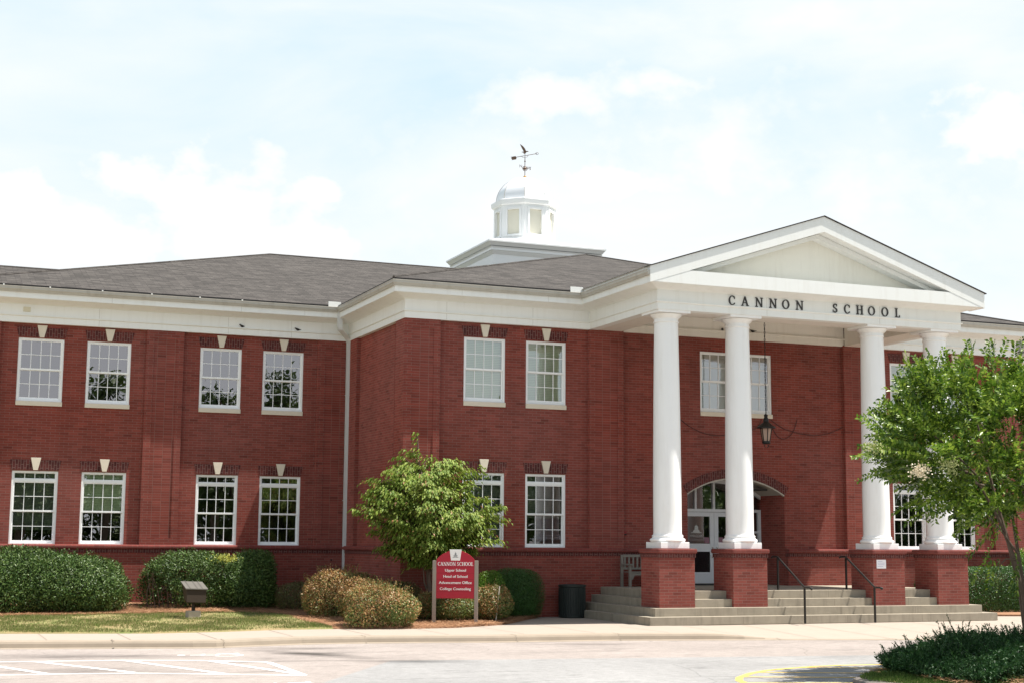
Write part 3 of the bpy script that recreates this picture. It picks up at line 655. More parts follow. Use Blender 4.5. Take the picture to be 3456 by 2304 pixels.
# left wing
wl = MB()
wall_front(wl, XLL+.1, XA0, 0, ZB+.05, YL+WAL, [(a, b, *UZL) for a, b in Lc]+[(a, b, *LZL) for a, b in Lc])
wl.quad((XLL+WAL, YL+WAL, 0), (XLL+WAL, 27, 0), (XLL+WAL, 27, ZB+.05), (XLL+WAL, YL+WAL, ZB+.05))
wl.quad((XLL+WAL, 27, 0), (XRR, 27, 0), (XRR, 27, ZB+.05), (XLL+WAL, 27, ZB+.05))
wl.build('wall', MT['brick'], B)
wr = MB()                                                        # return beside the front block
wr.quad((XA0+WAL, YL+WAL+.02, 0), (XA1+WAL, WAL, 0), (XA1+WAL, WAL, ZB+.05), (XA0+WAL, YL+WAL+.02, ZB+.05))
wr.build('wall', MT['brick'], B)
wf = MB()
ops = [(a, b, *UZF) for a, b in Fc+Rc]+[(a, b, *LZF) for a, b in Fc+Rc]+[(MW[0], MW[1], *UZF), (AX0, AX1, .8, ATP+.02)]
wall_front(wf, XA1+WAL, XR-WAL, 0, ZB+.55, WAL, ops)
def arch_z(x):
    h = ATP-ASP; c = (AX1-AX0)/2; Rr = (c*c+h*h)/(2*h); return ATP-Rr+math.sqrt(max(0, Rr*Rr-(x-ACX)**2))
AR = [(AX0+(AX1-AX0)*i/24, arch_z(AX0+(AX1-AX0)*i/24)) for i in range(25)]
for (xa, za), (xb, zb) in zip(AR[:-1], AR[1:]): wf.quad((xa, WAL, za), (xb, WAL, zb), (xb, WAL, ATP+.02), (xa, WAL, ATP+.02))
for x, sgn in ((AX0, 1), (AX1, -1)): wf.quad((x, WAL+.16, .8), (x, 1.75, .8), (x, 1.75, ATP), (x, WAL+.16, ATP))
wf.build('wall', MT['brick'], B)
wq = MB()
wq.quad((XR-WAL, WAL, 0), (XR-WAL, YL+WAL, 0), (XR-WAL, YL+WAL, ZB+.05), (XR-WAL, WAL, ZB+.05))
wq.quad((XR-WAL, YL+WAL, 0), (XRR, YL+WAL, 0), (XRR, YL+WAL, ZB+.05), (XR-WAL, YL+WAL, ZB+.05))
wq.quad((XRR, YL+WAL, 0), (XRR, 27, 0), (XRR, 27, ZB+.05), (XRR, YL+WAL, ZB+.05))
wq.build('wall', MT['brick'], B)
ww = MB()                                                        # wing set back beyond the left end
ww.quad((-40, 9.2, 0), (XLL+WAL, 9.2, 0), (XLL+WAL, 9.2, ZB), (-40, 9.2, ZB)); ww.build('wall', MT['brick'], B)
# room interiors seen through the glass
ri = MB()
ri.quad((XLL+.5, YL+4, 0), (0, YL+4, 0), (0, YL+4, 9), (XLL+.5, YL+4, 9)); ri.quad((.6, 4.5, 0), (XR-.4, 4.5, 0), (XR-.4, 4.5, 9), (.6, 4.5, 9))
for z in (.85, 5.0, 8.9):
    ri.quad((XLL+.3, YL+.4, z), (.2, YL+.4, z), (.2, YL+4, z), (XLL+.3, YL+4, z)); ri.quad((.3, 1.9 if z < 4 else .5, z), (XR-.3, 1.9 if z < 4 else .5, z), (XR-.3, 4.5, z), (.3, 4.5, z))
for x in (-6.0, -1.1, .4, 6.2, 8.9, 12.9, 15.5, XR-.5): ri.quad((x, .5 if x > 0 else YL+.4, 0), (x, 4.5 if x > 0 else YL+4, 0), (x, 4.5 if x > 0 else YL+4, 9), (x, .5 if x > 0 else YL+.4, 9))
ri.build('interior_partition', MT['inside'], B)

# pilasters with a shallow stacked-brick panel
def pilaster(x0, x1, Y, z0=1.985, panel=True):
    mb = MB(); d = WAL-PIL; yf = Y+PIL; zt = ZB+.03
    if panel:
        a, b, c, e = x0+.225, x1-.2, z0+.2, 8.2
        for q in (((x0, z0), (a, z0), (a, zt), (x0, zt)), ((b, z0), (x1, z0), (x1, zt), (b, zt)), ((a, z0), (b, z0), (b, c), (a, c)), ((a, e), (b, e), (b, zt), (a, zt))):
            mb.quad(*[(x, yf, z) for x, z in q])
        t = .022
        mb.quad((a, yf, c), (a, yf+t, c), (a, yf+t, e), (a, yf, e)); mb.quad((b, yf, c), (b, yf, e), (b, yf+t, e), (b, yf+t, c))
        mb.quad((a, yf, e), (a, yf+t, e), (b, yf+t, e), (b, yf, e)); mb.quad((a, yf, c), (b, yf, c), (b, yf+t, c), (a, yf+t, c))
        mb.cur = 1; mb.quad((a, yf+t, c), (b, yf+t, c), (b, yf+t, e), (a, yf+t, e)); mb.cur = 0
    else: mb.quad((x0, yf, z0), (x1, yf, z0), (x1, yf, zt), (x0, yf, zt))
    mb.quad((x0, yf, z0), (x0, yf, zt), (x0, yf+d+.01, zt), (x0, yf+d+.01, z0)); mb.quad((x1, yf, z0), (x1, yf+d+.01, z0), (x1, yf+d+.01, zt), (x1, yf, zt))
    mb.build('pilaster', [MT['brick'], MT['brick_stack']], B)
for a, b in ((XLL+PIL, -10.58), (-6.36, -5.24), (-1.0, XA0)): pilaster(a, b, YL)
for a, b in ((XA1+PIL, 1.13), (5.85, 6.99), (14.87, 16.0), (20.7, XR-PIL)): pilaster(a, b, 0)
for y0, y1 in ((WAL+.0, .9), (4.75, 5.75)):                      # on the return, facing left
    mb = MB(); xx = lambda y: XA1+(XA0-XA1)*y/YL
    mb.quad((xx(y0)+PIL, y1, 1.985), (xx(y0)+PIL, PIL if y0 < .5 else y0, 1.985), (xx(y0)+PIL, PIL if y0 < .5 else y0, ZB), (xx(y0)+PIL, y1, ZB))
    mb.quad((xx(y1)+PIL, y1, 1.985), (xx(y1)+PIL, y1, ZB), (xx(y1)+WAL+.03, y1, ZB), (xx(y1)+WAL+.03, y1, 1.985))
    if y0 > 1: mb.quad((xx(y0)+PIL, y0, 1.985), (xx(y0)+WAL+.03, y0, 1.985), (xx(y0)+WAL+.03, y0, ZB), (xx(y0)+PIL, y0, ZB))
    mb.build('pilaster', MT['brick'], B)
# plinth below the water table, and the ledge itself
path_w = [(XLL, 27), (XLL, YL), (XA0, YL), (XA1, 0), (AX0-.006, 0)]
path_w2 = [(AX1+.006, 0), (XR, 0), (XR, YL), (XRR, YL), (XRR, 27)]
pb = MB()
for p in (path_w, path_w2): pb.sweep(p, [(.01, -.1), (.01, 1.75), (-.3, 1.75), (-.3, -.1)])
pb.build('plinth_wall', MT['brick'], B)
pb = MB()
for p in (path_w, path_w2): pb.sweep(p, [(.0, 1.745), (.022, 1.75), (.022, 1.85), (-.2, 1.85), (-.2, 1.745)])
pb.build('soldier_course', MT['soldier'], B)
pb = MB()
for p in (path_w, path_w2): pb.sweep(p, [(.02, 1.852), (.06, 1.866), (.078, 1.90), (.078, 1.935), (.055, 1.968), (.02, 1.982), (-.25, 1.99), (-.25, 1.852)])
pb.build('water_table', MT['ledge'], B)

# windows
def sash(mb, x0, x1, z0, z1, y, cols, rows, st=.04, bot=.04, top=.04, mu=.019):
    mb.box(x0, x0+st, y, y+.04, z0, z1); mb.box(x1-st, x1, y, y+.04, z0, z1)
    mb.box(x0+st, x1-st, y, y+.04, z0, z0+bot); mb.box(x0+st, x1-st, y, y+.04, z1-top, z1)
    a, b, c, d = x0+st, x1-st, z0+bot, z1-top
    for i in range(1, cols):
        x = a+(b-a)*i/cols; mb.box(x-mu/2, x+mu/2, y+.008, y+.03, c, d)
    for j in range(1, rows):
        z = c+(d-c)*j/rows; mb.box(a, b, y+.010, y+.028, z-mu/2, z+mu/2)
    return (a, b, c, d)
def window(x0, x1, z0, z1, Y, tall, blind=None, cols=4, key=True, sill=True):
    mb = MB(); gl = MB(); w_ = .055; yf = Y+.028
    mb.box(x0, x0+w_, yf, Y+.16, z0, z1); mb.box(x1-w_, x1, yf, Y+.16, z0, z1)
    mb.box(x0+w_, x1-w_, yf, Y+.16, z1-.05, z1); mb.box(x0+w_, x1-w_, yf, Y+.16, z0, z0+.045)
    H = z1-z0; a, b = x0+w_, x1-w_; top = z1-.05; bottom = z0+.045
    if tall:
        zt = z1-.129*H; zm = z1-.546*H
        mb.box(a, b, yf+.006, Y+.14, zt-.04, zt+.04)
        g = sash(mb, a, b, zt+.04, top, Y+.06, cols, 1, st=.03, bot=.02, top=.02); gl.quad((g[0], Y+.085, g[2]), (g[1], Y+.085, g[2]), (g[1], Y+.085, g[3]), (g[0], Y+.085, g[3]))
        t2 = zt-.04
    else: zm = z1-.492*H; t2 = top
    g1 = sash(mb, a, b, zm-.02, t2, Y+.05, cols, 2, bot=.05, top=.03)
    g2 = sash(mb, a, b, bottom, zm+.012, Y+.093, cols, 2, bot=.075, top=.045)
    for g, y in ((g1, Y+.075), (g2, Y+.118)): gl.quad((g[0], y, g[2]), (g[1], y, g[2]), (g[1], y, g[3]), (g[0], y, g[3]))
    W = mb.build('window', MT['frame'], B); gl.build('glass_pane', MT['glass'], W)
    if sill:
        s = MB(); s.box(x0-.005, x1+.01, Y-.035, Y+.15, z0-.135, z0-.001); s.build('sill', MT['stone'], W, bevel=.008)
    if key:
        cx = (x0+x1)/2; zb, zt_ = z1+.03, z1+.32
        l = MB(); kb_, kt = .065, .125
        l.prism([(x0-.01, zb), (cx-kb_, zb), (cx-kt, zt_), (x0-.075, zt_)], Y-.012, Y+.02)
        l.prism([(cx+kb_, zb), (x1+.01, zb), (x1+.075, zt_), (cx+kt, zt_)], Y-.012, Y+.02)
        l.build('brick_lintel', MT['soldier'], W)
        k_ = MB(); k_.prism([(cx-.064, z1+.022), (cx+.064, z1+.022), (cx+.145, z1+.385), (cx-.145, z1+.385)], Y-.055, Y+.02); k_.build('keystone', MT['stone'], W, bevel=.006)
    if blind:
        for frac0, frac1, mt in blind:
            bl = MB(); bl.quad((a, Y+.2, z0+H*frac0), (b, Y+.2, z0+H*frac0), (b, Y+.2, z0+H*frac1), (a, Y+.2, z0+H*frac1)); bl.build('blind', MT[mt], W)
    return W
for i, c in enumerate(Lc):
    window(*c, *UZL, YL+WAL, False)
    window(*c, *LZL, YL+WAL, True, sill=False, blind=[(.44, .99, 'blind')] if i == 1 else [(.2, .99, 'blindk')] if i == 0 else None)
window(*Fc[0], *UZF, WAL, False, blind=[(.05, .99, 'blind')]); window(*Fc[1], *UZF, WAL, False, blind=[(.04, .99, 'blind')])
window(*Fc[0], *LZF, WAL, True, sill=False, blind=[(.1, .99, 'blindk')]); window(*Fc[1], *LZF, WAL, True, sill=False, blind=[(.4, .99, 'blindk')])
for c in Rc:
    window(*c, *UZF, WAL, False, blind=[(.03, .99, 'blind')]); window(*c, *LZF, WAL, True, sill=False)
window(MW[0], MW[1], *UZF, WAL, False, cols=8, key=False, blind=[(.84, .99, 'blindo'), (.03, .84, 'sheer')])

# arched brick hood and its soffit, ceiling vent
ab = MB()
for i in range(24):
    def off(k, d):
        x, z = AR[k]; t = (x-ACX)/((AX1-AX0)/2); a = t*.62
        return (x+math.sin(a)*d, z+math.cos(a)*d)
    p = [AR[i], AR[i+1], off(i+1, .27), off(i, .27)]
    ab.prism(p, WAL-.03, WAL+.02)
ab.build('brick_arch', MT['soldier'], B)
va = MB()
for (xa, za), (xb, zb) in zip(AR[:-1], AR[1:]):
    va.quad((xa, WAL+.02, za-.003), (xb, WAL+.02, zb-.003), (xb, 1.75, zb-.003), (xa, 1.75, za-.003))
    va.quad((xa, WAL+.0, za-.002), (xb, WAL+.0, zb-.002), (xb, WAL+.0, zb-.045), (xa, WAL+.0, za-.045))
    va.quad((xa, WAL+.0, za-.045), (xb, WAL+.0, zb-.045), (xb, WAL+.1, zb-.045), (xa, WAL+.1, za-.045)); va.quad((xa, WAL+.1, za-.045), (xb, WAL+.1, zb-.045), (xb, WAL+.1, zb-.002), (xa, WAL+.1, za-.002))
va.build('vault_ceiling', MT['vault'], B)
vg = MB(); vg.box(11.75, 12.25, .5, 1.0, 3.80, 3.84); vg.build('ceiling_vent', MT['dark'], B)

# doors, sidelights and transom
YD = 1.55; DX = 10.93
df = MB(); dg = MB()
Zd0, Zt0, Zt1 = .86, 3.13, 3.22
df.box(AX0, AX1, YD, YD+.12, Zt0, Zt1)
for x in (9.63, 10.27, DX, 11.6, 12.24): df.box(x-.035, x+.035, YD+.005, YD+.115, Zt1, arch_z(x)-.02)
for x in (AX0+.04, 12.24, AX1-.045, 9.63): df.box(x-.045, x+.045, YD+.002, YD+.118, Zd0, Zt0)
for z in (1.0, 2.5): df.box(12.28, AX1-.09, YD+.01, YD+.1, z-.035, z+.035); df.box(AX0+.085, 9.585, YD+.01, YD+.1, z-.035, z+.035)
for (xa, za), (xb, zb) in zip(AR[:-1], AR[1:]): df.add([(xa, YD, za-.11), (xb, YD, zb-.11), (xb, YD, zb-.002), (xa, YD, za-.002), (xa, YD+.12, za-.11), (xb, YD+.12, zb-.11)], [(0, 1, 2, 3), (0, 4, 5, 1)])
dfo = df.build('door_frame', MT['door'], B)
dg.quad((AX0, YD+.07, Zt1), (AX1, YD+.07, Zt1), (AX1, YD+.07, ATP), (AX0, YD+.07, ATP))
dg.quad((12.24, YD+.07, Zd0), (AX1, YD+.07, Zd0), (AX1, YD+.07, Zt0), (12.24, YD+.07, Zt0)); dg.quad((AX0, YD+.07, Zd0), (9.6, YD+.07, Zd0), (9.6, YD+.07, Zt0), (AX0, YD+.07, Zt0))
dg.build('glass_pane', MT['glass'], dfo)
def leaf(x0, x1, hinge):
    d = MB(); y0, y1 = YD+.02, YD+.075; s_ = .15; z0, z1 = Zd0+.03, Zt0-.01
    d.box(x0, x0+s_, y0, y1, z0, z1); d.box(x1-s_, x1, y0, y1, z0, z1)
    for a, b in ((z0, 1.24), (1.88, 2.13), (2.985, z1)): d.box(x0+s_, x1-s_, y0+.001, y1, a, b)
    o = d.build('door', MT['door'], B, bevel=.006)
    g_ = MB(); g_.quad((x0+s_, y0+.03, 2.13), (x1-s_, y0+.03, 2.13), (x1-s_, y0+.03, 2.985), (x0+s_, y0+.03, 2.985)); g_.build('glass_pane', MT['glass'], o)
    g_ = MB(); g_.quad((x0+s_, y0+.03, 1.24), (x1-s_, y0+.03, 1.24), (x1-s_, y0+.03, 1.88), (x0+s_, y0+.03, 1.88)); g_.build('lower_pane', MT['doorp'], o)
    hx = x1-.075 if hinge < 0 else x0+.075
    h = MB(); h.tube([(hx, y0, 1.70), (hx, y0-.06, 1.72), (hx, y0-.06, 2.0), (hx, y0, 2.02)], .018); h.build('handle', MT['gutter'], o)
    # etched dome emblem with the word below it, and a small printed notice
    e = MB(); cx = (x0+x1)/2; yy = y0+.026; z = 2.46
    def P(pts): e.add([(cx+a, yy, z+b) for a, b in pts], [tuple(range(len(pts)))])
    P([(-.21, 0), (.21, 0), (.17, .03), (-.17, .03)]); P([(-.12, .035), (.12, .035), (.10, .10), (-.10, .10)]); P([(-.065, .105), (.065, .105), (.06, .17), (-.06, .17)])
    P([(-.065, .175)]+[(.065*math.cos(t), .175+.07*math.sin(t)) for t in np.linspace(0, math.pi, 9)]); P([(-.006, .24), (.006, .24), (.003, .30), (-.003, .30)])
    v, f = textmesh('WELCOME', .10, .44); e.add([(cx+a, yy, z-.12+b) for a, b in v], f)
    e.build('etched_emblem', MT['decal'], o)
    nt_ = MB(); nx = x1-s_-.1 if hinge < 0 else x0+s_+.1
    nt_.quad((nx-.09, yy, 2.145), (nx+.09, yy, 2.145), (nx+.09, yy, 2.33), (nx-.09, yy, 2.33)); nt_.build('notice', MT['notice'], o)
leaf(9.68, DX-.004, -1); leaf(DX+.004, 12.19, 1)
dm = MB(); dm.box(9.9, 11.9, .7, 1.45, .862, .876); tag(dm.build('door_mat', MT['mat']), 'flat black mat lying inside the arched entrance before the glass doors', 'mat')

# entablature
path_e = [(XLL, 27), (XLL, YL), (XA0, YL), (XA1, 0), (XP, 0), (XP, YP), (XQ, YP), (XQ, 0), (XR, 0), (XR, YL), (XRR, YL), (XRR, 27)]
en = MB()
prof = [(-.28, ZB), (.0, ZB), (.0, 8.645), (.03, 8.652), (.042, 8.668), (.042, 8.69), (.0, 8.695), (.0, 9.0), (.03, 9.004), (.05, 9.02), (.12, 9.035), (.25, 9.07), (.36, 9.108), (.40, 9.115), (.405, 9.123), (.4455, 9.123), (.4455, 9.42), (-.28, 9.42)]
en.sweep(path_e, prof)
en.cur = 1; js = en                                                        # dark butt joints in the boards
for x, y in ((-7.8, YL), (-3.9, YL), (-1.9, YL), (1.3, 0), (4.0, 0)):
    js.box(x-.004, x+.004, y-.0015, y+.01, 8.47, 8.99); js.box(x+.3, x+.306, y-.447, y-.43, 9.13, 9.29)
for x in (9.3, 13.1): js.box(x-.004, x+.004, YP-.0015, YP+.01, 8.47, 8.99)
en.build('entablature', [MT['trim'], MT['gutter']], B)
# portico beams, ceiling and wall frieze
bm = MB(); xi, xj, yi = XP+1.08, XQ-1.08, YP+1.05
bm.box(XP+.006, XQ-.006, YP+.006, yi, ZB+.004, 9.2)
bm.box(XP+.006, xi, yi, PIL-.003, ZB+.004, 9.2); bm.box(xj, XQ-.006, yi, PIL-.003, ZB+.004, 9.2)
bm.build('portico_beam', MT['soffit'], B)
cl = MB(); cl.quad((xi, yi, 9.05), (xj, yi, 9.05), (xj, WAL, 9.05), (xi, WAL, 9.05)); cl.build('porch_ceiling', MT['soffit'], B)
wfz = MB(); wfz.sweep([(xi, WAL), (xj, WAL)], [(.0, ZB), (.10, ZB), (.10, 8.66), (.14, 8.67), (.14, 8.70), (.09, 8.71), (.09, 9.08), (.0, 9.08)]); wfz.build('porch_frieze', MT['soffit'], B)

# pediment
def rake_z(x, top): 
    return (11.385 if top else 10.945)-abs(x-10.96)*.3315
xl, xr = 5.392, 16.53
pd = MB()
for s_ in (0, 1):
    a = (xl, rake_z(xl, 0)); b = (10.96, 10.945); c = (10.96, 11.385); d = (xl, rake_z(xl, 1))
    if s_: a, b, c, d = (10.96, 10.945), (xr, rake_z(xr, 0)), (xr, rake_z(xr, 1)), (10.96, 11.385)
    pd.prism([a, b, c, d], YP-.452, YP+.25)
pd.build('raking_cornice', MT['trim'], B)
pm = MB()
for s_ in (0, 1):                                               # bed mould under the rake
    q = [(6.75, rake_z(6.75, 0)-.01), (10.96, 10.935), (10.96, 10.81), (7.13, rake_z(7.13, 0)-.135)]
    if s_: q = [(10.96, 10.935), (15.17, rake_z(15.17, 0)-.01), (14.79, rake_z(14.79, 0)-.135), (10.96, 10.81)]; 
    else: q = [q[3], q[2], q[1], q[0]]
    if s_: q = [q[3], q[2], q[1], q[0]]
    pm.prism(q, YP-.12, YP+.24)
pm.build('pediment_mould', MT['trim'], B)
hc = MB(); hc.prism([(xl+.02, 9.126), (xr-.02, 9.126), (15.36, 9.50), (6.57, 9.50)], YP-.447, YP+.24); hc.build('horizontal_cornice', MT['trim'], B)
ty = MB(); ty.prism([(6.6, 9.45), (15.3, 9.45), (10.96, 10.88)], YP+.2, YP+.24); ty.build('tympanum', MT['tymp'], B)
for ch_, x_ in zip('CANNONSCHOOL', [8.055, 8.47, 8.92, 9.375, 9.79, 10.25, 11.48, 11.86, 12.285, 12.69, 13.155, 13.635]):
    lt = MB(); serif(lt, ch_, .262, spots=[x_], y0=YP+.002, z0=8.712, depth=.032, W=.155, T=.075); lt.build('letter', MT['letter'], B)

# gutters, splash guards and downspout
gp = [(.448, 9.295), (.50, 9.295), (.512, 9.33), (.535, 9.37), (.535, 9.43), (.547, 9.435), (.547, 9.455), (.525, 9.455), (.52, 9.43), (.448, 9.43)]
for p in ([(XLL, 27), (XLL, YL), (XA0, YL), (XA1, 0), (XP, 0), (XP, YP-.44)], [(XQ, YP-.44), (XQ, 0), (XR, 0), (XR, YL), (XRR, YL), (XRR, 27)]):
    gt = MB(); gt.sweep(p, gp); gt.build('gutter', MT['gutter'], B)
for x, y in ((-.66, YL-.49), (5.18, -.49)):
    sg = MB(); sg.box(x-.2, x+.2, y-.05, y-.02, 9.44, 9.62); sg.box(x+.17, x+.2, y-.02, y+.3, 9.44, 9.62); sg.build('splash_guard', MT['trim'], B)
ds = MB()
def spipe(mb, pts, w_, d_):
    rows = []
    for p in pts: rows.append([(p[0]-w_/2, p[1]-d_/2, p[2]), (p[0]+w_/2, p[1]-d_/2, p[2]), (p[0]+w_/2, p[1]+d_/2, p[2]), (p[0]-w_/2, p[1]+d_/2, p[2])])
    for i in range(len(rows)-1):
        for k in range(4): mb.quad(rows[i][k], rows[i][(k+1) % 4], rows[i+1][(k+1) % 4], rows[i+1][k])
spipe(ds, [(-.03, 5.56, .2), (-.035, 5.56, 6.73), (-.04, 5.56, 8.40), (-.08, 5.53, 8.50), (-.44, 5.20, 8.74), (-.465, 5.18, 8.82), (-.47, 5.18, 9.30)], .155, .11)
for z in (6.73, 3.4): ds.box(-.125, .06, 5.495, 5.64, z-.012, z+.012)
ds.build('downspout', MT['spout'], B)
vc = MB(); vc.box(-9.99, -9.785, YL-.03, YL+.01, 8.78, 8.92); vc.build('vent_cover', MT['vent'], B)
sp = MB(); sp.tube([(-.45, YL+.02, 1.55), (-.45, YL-.07, 1.545)], .025); sp.build('hose_tap', MT['dark'], B)

# columns on brick pedestals
def pedestal(cx):
    cy = YP+.53; p = empty('column', (cx, cy, 0)); p.parent = B
    h = .535
    b = MB(); b.box(-h, h, -h, h, .40, 1.80)
    b.build('pedestal', MT['brick'], p)
    b = MB(); b.box(-h-.02, h+.02, -h-.02, h+.02, 1.76, 1.862); b.build('soldier_course', MT['soldier'], p)
    b = MB(); e = h
    lp = [(-e, e), (-e, -e), (e, -e), (e, e), (-e, e)]
    b.slab([(-e-.06, -e-.06), (e+.06, -e-.06), (e+.06, e+.06), (-e-.06, e+.06)], 1.868, 1.995); b.build('pedestal_cap', MT['ledge'], p, bevel=.035)
    b = MB(); b.box(-.435, .435, -.435, .435, 2.0, 2.17); b.build('plinth', MT['column'], p, bevel=.008)
    b = MB(); pr = [(.44, 2.17), (.475, 2.19), (.487, 2.22), (.475, 2.255), (.44, 2.272), (.425, 2.285), (.418, 2.31), (.43, 2.325), (.425, 2.345), (.40, 2.36), (.388, 2.40)]
    for i in range(13):
        t = i/12; pr.append((.386-.055*max(0, (t-.15)/.85)**1.5, 2.42+(8.16-2.42)*t))
    b.lathe(pr, n=40); b.build('shaft', MT['column'], p, smooth=True)
    b = MB(); b.lathe([(.331, 8.15), (.355, 8.165), (.355, 8.19), (.335, 8.2), (.335, 8.27), (.36, 8.28), (.375, 8.305), (.42, 8.345), (.44, 8.38), (.42, 8.395)], n=40); b.box(-.5, .5, -.5, .5, 8.395, ZB+.003); b.build('capital', MT['column'], p, smooth=True)
    return p
p0 = pedestal(6.38)
for x in (8.64, 13.19, 15.42):
    q = copy_tree(p0, B); q.location.x = x

# entrance steps
st = MB()
for i in range(4):
    o = .3*(1-i); st.box(5.6-o, 16.24+o, -4.62-o, WAL+.05, .0 if i == 0 else .215*i, .215*(i+1))
st.box(AX0, AX1, WAL+.05, 2.2, .5, .86)
st.cur = 1; sj = st
for x in (8.1, 11.4, 13.9):
    for i in range(4):
        o = .3*(1-i); sj.box(x-.006, x+.006, -4.6225-o, -4.6-o, .215*i+.01, .215*(i+1)-.005)
st.build('entrance_steps', [MT['concrete'], MT['joint']], B, bevel=.022)

# roofs
S3 = 1/3
def roofpoly(name, polys, zs=0):
    mb = MB(); e = MB()
    for p in polys: mb.quad(*p)
    o = mb.build(name, MT['roof'], B, uvdir='slope'); return o
ex = .505; ze = 9.51
XE0 = XLL-ex; YE0 = YL-ex; hb = 11.04; YR = 16.2; ZR = 13.14; YE1 = YR+hb; XE1 = XRR+ex; XRa, XRb = -.35, XRR+ex-hb
roofpoly('roof', [[(XE0, YE0, ze), (XE1, YE0, ze), (XRb, YR, ZR), (XRa, YR, ZR)], [(XE0, YE1, ze), (XE0, YE0, ze), (XRa, YR, ZR)],
                  [(XE1, YE1, ze), (XE0, YE1, ze), (XRa, YR, ZR), (XRb, YR, ZR)], [(XE1, YE0, ze), (XE1, YE1, ze), (XRb, YR, ZR)]])
fa, fb = XA1-ex, XR+ex; fh = 11.15; fz = 13.0; fcx = 10.62
roofpoly('roof', [[(fa, -ex, ze), (fb, -ex, ze), (fcx, -ex+fh, fz)], [(fa, 18, ze), (fa, -ex, ze), (fcx, -ex+fh, fz), (fcx, 18, fz)], [(fb, -ex, ze), (fb, 18, ze), (fcx, 18, fz), (fcx, -ex+fh, fz)]])
# lower wing beyond the left end
roofpoly('roof', [[(-60, 8.5, 9.35), (-9, 8.5, 9.35), (-6.2, 16.2, 11.92), (-60, 16.2, 11.92)], [(-60, 16.2, 11.92), (-6.2, 16.2, 11.92), (-9, 24, 9.35), (-60, 24, 9.35)]])
cap = MB()
for a, b in (((XE0, YE0, ze), (XRa, YR, ZR)), ((fa, -ex, ze), (fcx, -ex+fh, fz)), ((fb, -ex, ze), (fcx, -ex+fh, fz)), ((XRa, YR, ZR), (13, YR, ZR)), ((-60, 16.2, 11.92), (-6.2, 16.2, 11.92))):
    cap.tube([(a[0], a[1], a[2]+.0), (b[0], b[1], b[2]+.0)], .045, 6)
cap.build('ridge_cap', MT['roof'], B, uvdir='slope')
# portico gable roof with its shingle edge
gr = MB(); zt = 11.415
gl_, gr_ = 5.33, 16.59
for yy0, yy1 in ((YP-.49, 7.5),):
    for s_, xe in ((0, gl_), (1, gr_)):
        zE = zt-abs(xe-10.96)*.3315
        a = [(xe, yy0, zE), (10.96, yy0, zt), (10.96, yy1, zt), (xe, yy1, zE)]
        gr.quad(*(a if s_ == 0 else a[::-1]))
gr.build('roof', MT['roof'], B, uvdir='slope')
for x in (5.395, 16.525):
    fb_ = MB(); fb_.box(x-.006, x+.006, YP-.44, -.5, 9.40, 9.575); fb_.build('eave_board', MT['trim'], B)
ge = MB()
for s_, xe in ((0, gl_), (1, gr_)):
    zE = zt-abs(xe-10.96)*.3315
    q = [(xe, zE-.022), (10.96, zt-.022), (10.96, zt-.002), (xe, zE-.002)]
    if s_: q = [(10.96, zt-.022), (xe, zE-.022), (xe, zE-.002), (10.96, zt-.002)]
    ge.prism(q, YP-.488, YP-.2)
ge.build('roof_edge', MT['roof'], B)
re_ = MB()
for p in ([(XLL, 20), (XLL, YL), (XA0, YL), (XA1, 0), (XP, 0)], [(XQ, 0), (XR, 0), (XR, YL), (XRR, YL), (XRR, 20)]):
    re_.sweep(p, [(.44, 9.435), (.503, 9.44), (.505, 9.508), (.44, 9.525)])
re_.build('roof_edge', MT['edge'], B)
for x in (-10.6, -9.3, -7.8, -6.35, -4.9, -3.6):
    gc = MB(); gc.box(x-.02, x+.02, YL-.55, YL-.505, 9.452, 9.49); gc.build('gutter_strap', MT['trim'], B)

# cupola
cu = empty('cupola', (10.94, 17.55, 0)); cu.parent = B
def sq(mb, h, z0, z1): mb.box(-h, h, -h, h, z0, z1)
b = MB(); sq(b, 2.33, 12.0, 13.74); b.build('cupola_base', MT['frame'], cu)
b = MB()
sqp = [(-2.33, 2.33), (-2.33, -2.33), (2.33, -2.33), (2.33, 2.33)]
for h0, z0, h1, z1 in ((2.34, 13.70, 2.42, 13.82), (2.42, 13.82, 2.42, 13.85), (2.46, 13.85, 2.46, 13.94), (2.46, 13.94, 2.50, 14.0), (2.50, 14.03, 2.60, 14.17), (2.62, 14.17, 2.62, 14.24)):
    v = [(-h0, -h0, z0), (h0, -h0, z0), (h0, h0, z0), (-h0, h0, z0), (-h1, -h1, z1), (h1, -h1, z1), (h1, h1, z1), (-h1, h1, z1)]
    b.add(v, [(0, 3, 2, 1), (4, 5, 6, 7), (0, 1, 5, 4), (1, 2, 6, 5), (2, 3, 7, 6), (3, 0, 4, 7)])
b.build('cupola_cornice', MT['frame'], cu)
b = MB(); b.add([(-2.6, -2.6, 14.243), (2.6, -2.6, 14.243), (2.6, 2.6, 14.243), (-2.6, 2.6, 14.243), (0, 0, 15.0)], [(0, 1, 4), (1, 2, 4), (2, 3, 4), (3, 0, 4)]); b.build('cupola_skirt', MT['frame'], cu)
a8 = math.pi/8
b = MB(); b.lathe([(1.62, 14.4), (1.48, 14.66), (1.40, 14.70), (1.40, 14.76), (1.34, 14.78)], n=8, a0=a8); b.build('lantern_base', MT['frame'], cu)
Rc_ = 1.32; ap = Rc_*math.cos(a8); hw = Rc_*math.sin(a8)
b = MB(); gpn = MB(); fm = MB()
